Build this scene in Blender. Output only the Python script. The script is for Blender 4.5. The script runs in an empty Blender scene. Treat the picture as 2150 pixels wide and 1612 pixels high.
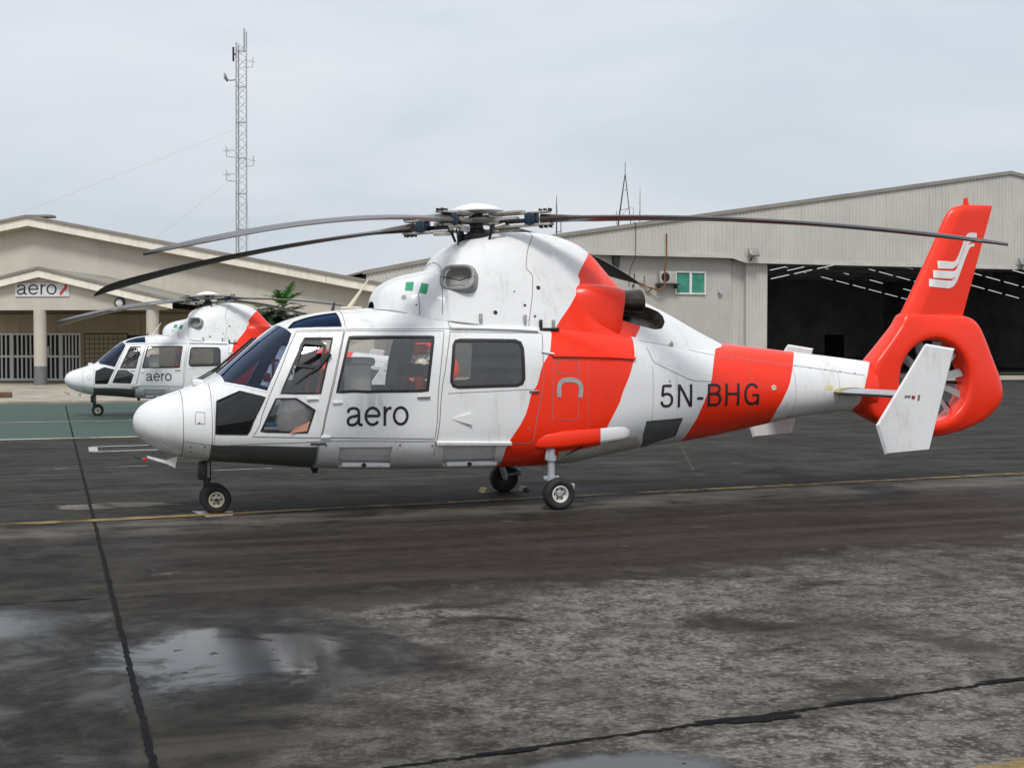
import bpy, bmesh, math, random
import numpy as np
from mathutils import Vector, Matrix
from mathutils.geometry import delaunay_2d_cdt

random.seed(7)
scene = bpy.context.scene
COL = scene.collection

# ------------------------------------------------------------------ camera
cam_data = bpy.data.cameras.new('camera')
cam = bpy.data.objects.new('camera', cam_data); COL.objects.link(cam)
cam.location = (-0.645, -14.9603, 1.8553)
cam.rotation_euler = (math.pi/2-0.0275, 0, -0.3275)
cam_data.sensor_fit = 'HORIZONTAL'; cam_data.sensor_width = 36.0
cam_data.lens = 2728.3/2150*36
cam_data.clip_start = 0.1; cam_data.clip_end = 6000
scene.camera = cam

# ------------------------------------------------------------------ sky, sun, exposure
SUN_ELEV, SUN_ROT = 55.0, 200.0      # high, behind the camera
world = bpy.data.worlds.new('World'); scene.world = world; world.use_nodes = True
wn = world.node_tree.nodes; wl = world.node_tree.links; wn.clear()
w_out = wn.new('ShaderNodeOutputWorld'); w_bg = wn.new('ShaderNodeBackground')
w_sky = wn.new('ShaderNodeTexSky'); w_sky.sky_type = 'NISHITA'; w_sky.sun_disc = False
w_sky.sun_elevation = math.radians(SUN_ELEV); w_sky.sun_rotation = math.radians(SUN_ROT)
w_sky.air_density = 1.5; w_sky.dust_density = 4.0
w_tc = wn.new('ShaderNodeTexCoord'); w_sep = wn.new('ShaderNodeSeparateXYZ')
wl.new(w_tc.outputs['Generated'], w_sep.inputs[0])
w_map = wn.new('ShaderNodeMapping'); w_map.inputs['Scale'].default_value = (1.0, 1.0, 3.2)
wl.new(w_tc.outputs['Generated'], w_map.inputs[0])
w_noise = wn.new('ShaderNodeTexNoise'); w_noise.inputs['Scale'].default_value = 2.6
w_noise.inputs['Detail'].default_value = 5; w_noise.inputs['Roughness'].default_value = 0.5; w_noise.inputs['Distortion'].default_value = 0.3
wl.new(w_map.outputs[0], w_noise.inputs['Vector'])
w_ramp = wn.new('ShaderNodeValToRGB')
w_ramp.color_ramp.elements[0].position = 0.36; w_ramp.color_ramp.elements[0].color = (5.75, 6.35, 7.05, 1)
w_ramp.color_ramp.elements[1].position = 0.66; w_ramp.color_ramp.elements[1].color = (7.25, 7.45, 7.95, 1)
wl.new(w_noise.outputs['Fac'], w_ramp.inputs[0])
# even cloud deck, a little brighter towards the zenith (overcast luminance law)
w_grad = wn.new('ShaderNodeMath'); w_grad.operation = 'MULTIPLY_ADD'; w_grad.use_clamp = False
w_grad.inputs[1].default_value = 0.32; w_grad.inputs[2].default_value = 0.91
w_max = wn.new('ShaderNodeMath'); w_max.operation = 'MAXIMUM'; w_max.inputs[1].default_value = 0.0
wl.new(w_sep.outputs['Z'], w_max.inputs[0]); wl.new(w_max.outputs[0], w_grad.inputs[0])
w_mul = wn.new('ShaderNodeVectorMath'); w_mul.operation = 'SCALE'
wl.new(w_ramp.outputs[0], w_mul.inputs[0]); wl.new(w_grad.outputs[0], w_mul.inputs['Scale'])
w_mix = wn.new('ShaderNodeMix'); w_mix.data_type = 'RGBA'; w_mix.inputs['Factor'].default_value = 0.90
wl.new(w_sky.outputs[0], w_mix.inputs['A']); wl.new(w_mul.outputs[0], w_mix.inputs['B'])
wl.new(w_mix.outputs['Result'], w_bg.inputs['Color']); w_bg.inputs['Strength'].default_value = 0.079
wl.new(w_bg.outputs[0], w_out.inputs['Surface'])

sun_data = bpy.data.lights.new('sun', 'SUN'); sun_data.energy = 1.5; sun_data.angle = math.radians(14)
sun_data.color = (1.0, 0.97, 0.93)
sun = bpy.data.objects.new('sun', sun_data); COL.objects.link(sun)
_e, _a = math.radians(SUN_ELEV), math.radians(SUN_ROT)
_sd = Vector((math.sin(_a)*math.cos(_e), math.cos(_a)*math.cos(_e), math.sin(_e)))   # towards the sun
sun.rotation_euler = _sd.to_track_quat('Z', 'Y').to_euler(); sun.location = (0, -30, 40)

scene.view_settings.view_transform = 'Standard'; scene.view_settings.look = 'None'
scene.view_settings.exposure = 0.58; scene.view_settings.gamma = 1.0
scene.view_settings.use_curve_mapping = False
scene.render.engine = 'CYCLES'

# ------------------------------------------------------------------ naming helpers
def tag(o, label=None, cat=None, group=None, kind=None):
    if label: o['label'] = label
    if cat: o['category'] = cat
    if group: o['group'] = group
    if kind: o['kind'] = kind
    return o
def empty(name, loc=(0, 0, 0), rz=0.0, parent=None):
    o = bpy.data.objects.new(name, None); COL.objects.link(o); o.location = loc; o.rotation_euler = (0, 0, rz)
    o.empty_display_size = 0.3
    if parent: o.parent = parent
    return o
def link_mesh(name, me, mats, parent=None):
    for m in (mats if isinstance(mats, (list, tuple)) else [mats]): me.materials.append(m)
    o = bpy.data.objects.new(name, me); COL.objects.link(o)
    if parent: o.parent = parent
    return o
def copy_tree(o, parent=None):
    c = o.copy(); COL.objects.link(c); c.parent = parent
    for ch in list(o.children): copy_tree(ch, c)
    return c
def clone(o, parent, loc, rz=0.0):
    c = o.copy(); COL.objects.link(c); c.parent = parent; c.location = loc; c.rotation_euler = (0, 0, rz)
    return c

class MB:
    """collects simple solids and links them as one mesh object"""
    def __init__(s): s.v = []; s.f = []; s.m = []; s.sm = []
    def add(s, vs, fs, mi=0, smooth=False):
        b = len(s.v); s.v += [tuple(v) for v in vs]
        for f in fs: s.f.append([b+i for i in f]); s.m.append(mi); s.sm.append(smooth)
        return s
    def box(s, c, d, mi=0, M=None, bev=0.0):
        hx, hy, hz = d[0]/2, d[1]/2, d[2]/2
        c = Vector(c)
        if bev <= 0:
            vs = [Vector((x, y, z)) for x in (-hx, hx) for y in (-hy, hy) for z in (-hz, hz)]
            fs = [(0, 1, 3, 2), (4, 6, 7, 5), (0, 4, 5, 1), (2, 3, 7, 6), (0, 2, 6, 4), (1, 5, 7, 3)]
        else:
            bm = bmesh.new(); bmesh.ops.create_cube(bm, size=1.0)
            bmesh.ops.scale(bm, vec=d, verts=bm.verts)
            bmesh.ops.bevel(bm, geom=list(bm.edges), offset=bev, segments=2, affect='EDGES', profile=0.5)
            bm.verts.index_update(); vs = [v.co.copy() for v in bm.verts]; fs = [[v.index for v in f.verts] for f in bm.faces]; bm.free()
        if M is not None: vs = [M @ v for v in vs]
        return s.add([v+c for v in vs], fs, mi, bev > 0)
    def cyl(s, a, b, r, r2=None, n=14, mi=0, caps=True):
        a, b = Vector(a), Vector(b); r2 = r if r2 is None else r2
        d = (b-a).normalized(); u = d.orthogonal().normalized(); w = d.cross(u)
        vs = []
        for p, rr in ((a, r), (b, r2)):
            for i in range(n):
                t = 2*math.pi*i/n; vs.append(p+(u*math.cos(t)+w*math.sin(t))*rr)
        s.add(vs, [(i, (i+1) % n, n+(i+1) % n, n+i) for i in range(n)], mi, True)
        if caps:
            s.add([v for v in vs[:n]], [tuple(range(n))[::-1]], mi); s.add([v for v in vs[n:]], [tuple(range(n))], mi)
        return s
    def tube(s, pts, r, n=8, mi=0):
        pts = [Vector(p) for p in pts]; rings = []
        u = (pts[1]-pts[0]).normalized().orthogonal().normalized()
        for i, p in enumerate(pts):
            d = (pts[min(i+1, len(pts)-1)]-pts[max(i-1, 0)]).normalized()
            u = (u-d*u.dot(d)).normalized(); w = d.cross(u)
            rr = r[i] if isinstance(r, (list, tuple)) else r
            rings.append([p+(u*math.cos(2*math.pi*k/n)+w*math.sin(2*math.pi*k/n))*rr for k in range(n)])
        vs = [v for ring in rings for v in ring]
        fs = [(i*n+k, i*n+(k+1) % n, (i+1)*n+(k+1) % n, (i+1)*n+k) for i in range(len(pts)-1) for k in range(n)]
        s.add(vs, fs, mi, True); s.add(rings[0], [tuple(range(n))[::-1]], mi); s.add(rings[-1], [tuple(range(n))], mi)
        return s
    def lathe(s, prof, M, n=28, mi=0, closed=False):
        """prof: (radius, axial) pairs turned about local Z, then placed by M"""
        vs = [M @ Vector((r*math.cos(2*math.pi*k/n), r*math.sin(2*math.pi*k/n), z)) for r, z in prof for k in range(n)]
        m = len(prof); rng = range(m if closed else m-1)
        fs = [(i*n+k, i*n+(k+1) % n, ((i+1) % m)*n+(k+1) % n, ((i+1) % m)*n+k) for i in rng for k in range(n)]
        return s.add(vs, fs, mi, True)
    def prism(s, poly, y0, y1, mi=0, plane='xz'):
        """polygon extruded between two offsets (xz: along y, xy: along z)"""
        n = len(poly)
        P = (lambda p, q: (p[0], q, p[1])) if plane == 'xz' else (lambda p, q: (p[0], p[1], q))
        vs = [P(p, y0) for p in poly]+[P(p, y1) for p in poly]
        fs = [tuple(range(n)), tuple(range(n, 2*n))[::-1]]+[(i, n+i, n+(i+1) % n, (i+1) % n) for i in range(n)]
        return s.add(vs, fs, mi)
    def build(s, name, mats, parent=None, fix=True, auto=40):
        me = bpy.data.meshes.new(name); me.from_pydata(s.v, [], s.f)
        me.polygons.foreach_set('material_index', s.m); me.polygons.foreach_set('use_smooth', s.sm)
        if fix:
            bm = bmesh.new(); bm.from_mesh(me); bmesh.ops.recalc_face_normals(bm, faces=bm.faces); bm.to_mesh(me); bm.free()
        me.update()
        if any(s.sm): me.set_sharp_from_angle(angle=math.radians(auto))
        return link_mesh(name, me, mats, parent)

# ------------------------------------------------------------------ materials
class NT:
    def __init__(s, name):
        s.mat = bpy.data.materials.new(name); s.mat.use_nodes = True; s.t = s.mat.node_tree; s.n = s.t.nodes; s.l = s.t.links
        s.n.clear(); s.out = s.n.new('ShaderNodeOutputMaterial')
    def node(s, typ, ins=None, **kw):
        nd = s.n.new(typ)
        for k, v in kw.items(): setattr(nd, k, v)
        for k, v in (ins or {}).items():
            if hasattr(v, 'is_linked') or isinstance(v, bpy.types.NodeSocket): s.l.new(v, nd.inputs[k])
            else: nd.inputs[k].default_value = v
        return nd
    def math(s, op, a, b=0.0, c=0.0, clamp=False):
        return s.node('ShaderNodeMath', {0: a, 1: b, 2: c}, operation=op, use_clamp=clamp).outputs[0]
    def coord(s, which='Object'): return s.node('ShaderNodeTexCoord').outputs[which]
    def mapping(s, v, scale=(1, 1, 1), loc=(0, 0, 0), rot=(0, 0, 0)):
        return s.node('ShaderNodeMapping', {'Vector': v, 'Scale': scale, 'Location': loc, 'Rotation': rot}).outputs[0]
    def noise(s, v, scale, detail=4, rough=0.55, dist=0.0):
        return s.node('ShaderNodeTexNoise', {'Vector': v, 'Scale': scale, 'Detail': detail, 'Roughness': rough, 'Distortion': dist}).outputs['Fac']
    def step(s, v, a, b):
        return s.node('ShaderNodeMapRange', {'Value': v, 'From Min': a, 'From Max': b}, interpolation_type='SMOOTHSTEP', clamp=True).outputs[0]
    def mix(s, f, a, b):
        nd = s.n.new('ShaderNodeMix'); nd.data_type = 'RGBA'
        for k, v in (('Factor', f), ('A', a), ('B', b)):
            if isinstance(v, bpy.types.NodeSocket): s.l.new(v, nd.inputs[k])
            else: nd.inputs[k].default_value = v if k == 'Factor' else (tuple(v)+(1,))[:4]
        return nd.outputs['Result']
    def bsdf(s, **ins):
        p = s.n.new('ShaderNodeBsdfPrincipled')
        for k, v in ins.items():
            k = k.replace('_', ' ')
            if isinstance(v, bpy.types.NodeSocket): s.l.new(v, p.inputs[k])
            else: p.inputs[k].default_value = (tuple(v)+(1,))[:4] if isinstance(v, tuple) and len(v) == 3 else v
        s.l.new(p.outputs[0], s.out.inputs['Surface']); return p
    def bump(s, h, strength=0.2, dist=0.02):
        return s.node('ShaderNodeBump', {'Height': h, 'Strength': strength, 'Distance': dist}).outputs[0]

def sc(c, k): return tuple(x*k for x in c)
def plain(name, col, rough=0.5, metal=0.0, var=0.12, scale=4.0, bump=0.0, spec=0.5, coat=0.0):
    """one paint or metal with slight mottling"""
    t = NT(name); v = t.coord(); f = t.noise(v, scale, 5, 0.6)
    f = t.step(f, 0.3, 0.7)
    c = t.mix(f, sc(col, 1-var), sc(col, 1+var*0.6))
    kw = dict(Base_Color=c, Roughness=rough, Metallic=metal, Specular_IOR_Level=spec, Coat_Weight=coat)
    if bump > 0: kw['Normal'] = t.bump(t.noise(v, scale*14, 3), bump, 0.01)
    t.bsdf(**kw); return t.mat
def paint(name, col, grime=(0.30, 0.28, 0.24), amt=0.10, rough=0.28, coat=0.25, spec=0.5):
    """aircraft gloss paint: faint grime streaks, fine orange peel"""
    t = NT(name); v = t.coord()
    a = t.noise(t.mapping(v, (1.2, 1.2, 0.45)), 3.2, 6, 0.62); b = t.noise(t.mapping(v, (3.0, 3.0, 0.5)), 7.0, 4, 0.6)
    m = t.math('MULTIPLY', t.step(a, 0.45, 0.78), t.step(b, 0.35, 0.75))
    m = t.math('MULTIPLY', m, amt*3)
    c = t.mix(m, col, grime)
    r = t.math('MULTIPLY_ADD', t.noise(v, 5.0, 4), 0.16, rough-0.08)
    t.bsdf(Base_Color=c, Roughness=r, Coat_Weight=coat, Coat_Roughness=0.08, Specular_IOR_Level=spec, Normal=t.bump(t.noise(v, 9.0, 2), 0.04, 0.02))
    return t.mat
def glass(name, tint, refl=1.0, ior=1.5, gcol=(1, 1, 1)):
    t = NT(name); tr = t.node('ShaderNodeBsdfTransparent', {'Color': tuple(tint)+(1,)})
    gl = t.node('ShaderNodeBsdfGlossy', {'Color': tuple(gcol)+(1,), 'Roughness': 0.015, 'Normal': t.bump(t.noise(t.coord(), 2.5, 2), 0.05, 0.03)})
    fr = t.math('MULTIPLY', t.node('ShaderNodeFresnel', {'IOR': ior}).outputs[0], refl, clamp=True)
    mx = t.node('ShaderNodeMixShader', {0: fr, 1: tr.outputs[0], 2: gl.outputs[0]})
    t.l.new(mx.outputs[0], t.out.inputs['Surface']); return t.mat
def emit(name, col, k):
    t = NT(name); e = t.node('ShaderNodeEmission', {'Color': tuple(col)+(1,), 'Strength': k})
    t.l.new(e.outputs[0], t.out.inputs['Surface']); return t.mat

M = {}
M['white'] = paint('white paint', (0.74, 0.745, 0.745), amt=0.23)
M['red'] = paint('orange red paint', (0.88, 0.033, 0.008), (0.25, 0.02, 0.01), 0.08, 0.30, 0.10, 0.35)
M['grey'] = paint('dark grey paint', (0.085, 0.092, 0.092), (0.05, 0.05, 0.045), 0.12, 0.42)
M['ventgrey'] = plain('grey vent mesh', (0.14, 0.15, 0.15), 0.5, 0.3, 0.2, 30, 0.3)
M['cream'] = paint('cream paint', (0.62, 0.58, 0.44))
M['black'] = plain('black rubber', (0.012, 0.012, 0.013), 0.55, 0, 0.2, 6)
M['tyre'] = plain('tyre rubber', (0.016, 0.015, 0.014), 0.75, 0, 0.25, 9, 0.2)
def weathered(name, col, dirt, scale=0.5, amt=0.5, rough=0.85, bump=0.1):
    """wall paint with rain streaks and patchy mould"""
    t = NT(name); v = t.coord()
    st = t.noise(t.mapping(v, (1.6, 1.6, 0.10)), 2.2, 6, 0.65); bl = t.noise(v, scale, 6, 0.62)
    c = t.mix(t.step(bl, 0.35, 0.7), sc(col, 0.90), sc(col, 1.06))
    c = t.mix(t.math('MULTIPLY', t.math('MULTIPLY', t.step(st, 0.50, 0.78), t.step(bl, 0.30, 0.65)), amt), c, dirt)
    t.bsdf(Base_Color=c, Roughness=rough, Normal=t.bump(t.noise(v, 14.0, 4), bump, 0.02)); return t.mat
M['line'] = plain('panel gap', (0.17, 0.17, 0.17), 0.7)
M['lining'] = plain('cabin lining', (0.66, 0.65, 0.62), 0.8, 0, 0.15)
M['dark'] = plain('dark interior', (0.035, 0.036, 0.04), 0.7, 0, 0.2)
M['metal'] = plain('bare metal', (0.42, 0.41, 0.38), 0.35, 0.85, 0.2, 12)
M['legpaint'] = plain('grey gear paint', (0.36, 0.38, 0.40), 0.4, 0.1, 0.12, 14)
M['legdark'] = plain('sooty gear metal', (0.06, 0.058, 0.055), 0.45, 0.4, 0.3, 14)
M['exhaust'] = plain('burnt exhaust metal', (0.075, 0.06, 0.048), 0.30, 0.9, 0.45, 7)
M['soot'] = plain('sooty recess', (0.10, 0.085, 0.08), 0.4, 0.5, 0.45, 6)
M['blade'] = plain('rotor blade skin', (0.050, 0.046, 0.046), 0.30, 0.0, 0.15, 3)
M['bladeroot'] = plain('brown blade root', (0.045, 0.028, 0.022), 0.42, 0, 0.2, 8)
M['hubdark'] = plain('dark hub metal', (0.022, 0.022, 0.024), 0.4, 0.4, 0.3, 12)
M['huball'] = plain('pale alloy', (0.45, 0.43, 0.38), 0.4, 0.4, 0.25, 14)
M['blue'] = plain('blue sleeve', (0.014, 0.030, 0.060), 0.5, 0.1, 0.25, 14)
M['ink'] = plain('black lettering', (0.012, 0.012, 0.014), 0.4, 0, 0.1)
M['green'] = plain('flag green', (0.015, 0.30, 0.14), 0.45)
M['markgrey'] = plain('grey walkway tape', (0.36, 0.36, 0.36), 0.7, 0, 0.2, 20)
M['fanblade'] = plain('grey fan blade', (0.26, 0.27, 0.28), 0.4, 0.2, 0.15)
M['seatgrey'] = plain('grey seat cloth', (0.075, 0.08, 0.09), 0.85, 0, 0.2, 18, 0.1)
M['seatwhite'] = plain('white seat cover', (0.66, 0.65, 0.62), 0.8, 0, 0.1, 8, 0.1)
M['orange'] = plain('orange webbing', (0.80, 0.11, 0.05), 0.7, 0, 0.15, 12)
M['glass'] = glass('clear grey window', (0.88, 0.89, 0.89), 2.4)
M['wsglass'] = glass('blue windscreen', (0.36, 0.43, 0.56), 1.0, 1.5, (0.60, 0.72, 1.0))
M['roofglass'] = glass('dark blue roof window', (0.02, 0.06, 0.16), 1.1, 1.5, (0.22, 0.36, 0.75))
M['darkglass'] = glass('dark chin window', (0.16, 0.16, 0.17), 1.3)
M['bag'] = plain('white cloth bag', (0.86, 0.82, 0.80), 0.85, 0, 0.1, 9, 0.1)
M['skyblue'] = plain('light blue cloth', (0.12, 0.42, 0.66), 0.8, 0, 0.15, 9)
M['yellowed'] = plain('stained edge', (0.34, 0.30, 0.12), 0.5, 0, 0.3, 9)

# ---- loft surfaces of the helicopter (x aft from nose tip, half width y, height z) ----
def pchip(xs, ys):
    n = len(xs); h = [xs[i+1]-xs[i] for i in range(n-1)]; d = [(ys[i+1]-ys[i])/h[i] for i in range(n-1)]
    m = [0.0]*n
    m[0] = d[0]; m[-1] = d[-1]
    for i in range(1, n-1):
        if d[i-1]*d[i] <= 0: m[i] = 0.0
        else:
            w1 = 2*h[i]+h[i-1]; w2 = h[i]+2*h[i-1]
            m[i] = (w1+w2)/(w1/d[i-1]+w2/d[i])
    def f(x):
        if x <= xs[0]: return ys[0]
        if x >= xs[-1]: return ys[-1]
        lo, hi = 0, n-1
        while hi-lo > 1:
            k = (lo+hi)//2
            if xs[k] <= x: lo = k
            else: hi = k
        t = (x-xs[lo])/h[lo]; t2 = t*t; t3 = t2*t
        return ((2*t3-3*t2+1)*ys[lo]+(t3-2*t2+t)*h[lo]*m[lo]+(-2*t3+3*t2)*ys[lo+1]+(t3-t2)*h[lo]*m[lo+1])
    return f

class Loft:
    def yz(self, x, t): raise NotImplementedError
    def P(self, x, t, sd=-1):
        y, z = self.yz(x, t); return Vector((x, sd*y, z))
    def N(self, x, t, sd=-1):
        e = 0.004
        xa = max(self.x0, x-e); xb = min(self.x1, x+e)
        ta = max(0.0, t-e); tb = min(1.0, t+e)
        du = self.P(xb, t, sd)-self.P(xa, t, sd); dv = self.P(x, tb, sd)-self.P(x, ta, sd)
        if t < 0.003: dv = Vector((0, sd, 0))
        if t > 0.997: dv = Vector((0, -sd, 0))
        n = du.cross(dv)
        if n.length < 1e-12: return Vector((-1, 0, 0))
        n.normalize()
        return -n if sd < 0 else n
    def tz(self, x, z):
        a, b = 0.0, 1.0
        for _ in range(40):
            m = (a+b)/2
            if self.yz(x, m)[1] > z: a = m
            else: b = m
        return (a+b)/2
    def ty(self, x, y):
        a, b = 0.0, 0.5
        for _ in range(40):
            m = (a+b)/2
            if self.yz(x, m)[0] < y: a = m
            else: b = m
        return (a+b)/2

class HullLoft(Loft):
    rows = [  # x, top, bottom, z of max width, half width, upper exponent, lower exponent
     (0.000,1.035,1.025,1.03,0.004,2.0,2.0),(0.010,1.10,0.965,1.03,0.10,2.0,2.0),(0.030,1.145,0.915,1.03,0.17,2.0,2.0),
     (0.08,1.21,0.85,1.02,0.27,2.0,2.0),(0.17,1.27,0.78,1.01,0.38,2.1,2.1),(0.34,1.335,0.70,1.00,0.51,2.2,2.2),
     (0.52,1.395,0.645,1.0,0.62,2.3,2.3),(0.68,1.45,0.61,1.0,0.70,2.4,2.45),(0.84,1.51,0.59,1.0,0.77,2.5,2.6),
     (1.05,1.69,0.575,1.02,0.845,2.55,2.75),(1.25,1.86,0.56,1.05,0.895,2.6,2.9),(1.45,2.025,0.545,1.08,0.935,2.7,3.1),
     (1.60,2.13,0.53,1.10,0.955,2.8,3.2),(1.75,2.19,0.515,1.12,0.97,2.9,3.3),(1.95,2.245,0.50,1.15,0.985,3.0,3.4),
     (2.36,2.30,0.475,1.2,1.0,3.15,3.6),(2.70,2.32,0.465,1.2,1.005,3.2,3.6),(3.4,2.32,0.45,1.22,1.01,3.2,3.6),
     (4.2,2.30,0.445,1.22,1.01,3.2,3.6),(4.6,2.27,0.445,1.22,1.0,3.2,3.5),(5.0,2.24,0.46,1.22,0.965,3.2,3.2),
     (5.5,2.18,0.53,1.25,0.89,3.1,2.8),(6.0,2.08,0.60,1.28,0.785,2.9,2.5),(6.5,1.98,0.655,1.3,0.66,2.6,2.3),
     (7.0,1.935,0.715,1.31,0.55,2.2,2.2),(7.3,1.915,0.765,1.31,0.50,2.0,2.15),(7.7,1.875,0.835,1.305,0.44,1.9,2.1),
     (8.3,1.81,0.94,1.30,0.365,1.85,2.1),(8.9,1.745,1.005,1.30,0.295,1.8,2.05),(9.5,1.675,1.03,1.3,0.235,1.8,2.0)]
    def __init__(s):
        xs = [r[0] for r in s.rows]; s.f = [pchip(xs, [r[k] for r in s.rows]) for k in range(1, 7)]
        s.x0 = xs[0]; s.x1 = xs[-1]
    def yz(s, x, t):
        zt, zb, zc, hw, pu, pl = [f(x) for f in s.f]
        if t <= 0.5:
            a = math.pi/2*(1-2*t)
            return hw*abs(math.cos(a))**(2/pu), zc+(zt-zc)*abs(math.sin(a))**(2/pu)
        a = math.pi/2*(2*t-1)
        return hw*abs(math.cos(a))**(2/pl), zc-(zc-zb)*abs(math.sin(a))**(2/pl)

class CowlLoft(Loft):
    sl = [1, .975, .89, .73, .53, .33, .15, 0]
    rows = [
     (2.695,2.40,2.28,[0,.05,.10,.13,.15,.16,.17,.18]),(2.72,2.48,2.27,[0,.09,.17,.23,.26,.28,.30,.31]),(2.77,2.56,2.25,[0,.12,.23,.31,.35,.38,.40,.42]),
     (2.87,2.635,2.22,[0,.15,.29,.39,.45,.49,.52,.54]),(3.04,2.705,2.20,[0,.17,.33,.46,.54,.59,.62,.65]),
     (3.28,2.76,2.17,[0,.19,.37,.51,.60,.655,.70,.735]),(3.41,2.80,2.15,[0,.20,.39,.54,.63,.69,.73,.76]),
     (3.44,2.90,2.15,[0,.20,.39,.54,.635,.695,.74,.77]),(3.52,3.00,2.14,[0,.20,.385,.53,.63,.70,.75,.79]),
     (3.69,3.095,2.12,[0,.20,.375,.515,.62,.695,.755,.80]),(3.98,3.195,2.08,[0,.20,.37,.505,.61,.69,.755,.80]),
     (4.3,3.25,2.05,[0,.20,.36,.49,.595,.68,.75,.80]),(4.6,3.262,2.02,[0,.20,.35,.475,.58,.67,.745,.80]),
     (4.9,3.235,2.00,[0,.19,.33,.45,.56,.65,.73,.79]),(5.2,3.15,1.97,[0,.16,.29,.41,.52,.62,.70,.77]),
     (5.42,3.02,1.95,[0,.13,.24,.36,.48,.59,.67,.74]),(5.58,2.86,1.93,[0,.11,.21,.33,.45,.56,.64,.71]),
     (5.75,2.67,1.91,[0,.12,.24,.36,.46,.54,.61,.67]),(5.95,2.53,1.88,[0,.13,.26,.37,.45,.52,.58,.63]),
     (6.15,2.435,1.84,[0,.13,.25,.35,.43,.49,.54,.59]),(6.49,2.285,1.79,[0,.11,.21,.30,.37,.43,.48,.52]),
     (6.85,2.10,1.75,[0,.09,.17,.24,.30,.35,.39,.43]),(7.2,1.935,1.72,[0,.07,.13,.19,.24,.28,.31,.34])]
    def __init__(s):
        xs = [r[0] for r in s.rows]; s.x0 = xs[0]; s.x1 = xs[-1]
        s.zt = pchip(xs, [r[1] for r in s.rows]); s.zd = pchip(xs, [r[2] for r in s.rows])
        s.fy = [pchip(xs, [r[3][k] for r in s.rows]) for k in range(8)]
    def yz(s, x, t):
        zt, zd = s.zt(x), s.zd(x); ys = [f(x) for f in s.fy]; zs = [zd+(zt-zd)*q for q in s.sl]
        u = min(max(t, 0), 1)*7; i = min(int(u), 6); u -= i
        def cr(a, b, c, d): return .5*((2*b)+(-a+c)*u+(2*a-5*b+4*c-d)*u*u+(-a+3*b-3*c+d)*u**3)
        ya = -ys[1] if i == 0 else ys[i-1]; za = zs[1] if i == 0 else zs[i-1]
        yd = 2*ys[7]-ys[6] if i == 6 else ys[i+2]; zd_ = 2*zs[7]-zs[6] if i == 6 else zs[i+2]
        return max(0.0, cr(ya, ys[i], ys[i+1], yd)), cr(za, zs[i], zs[i+1], zd_)

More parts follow.
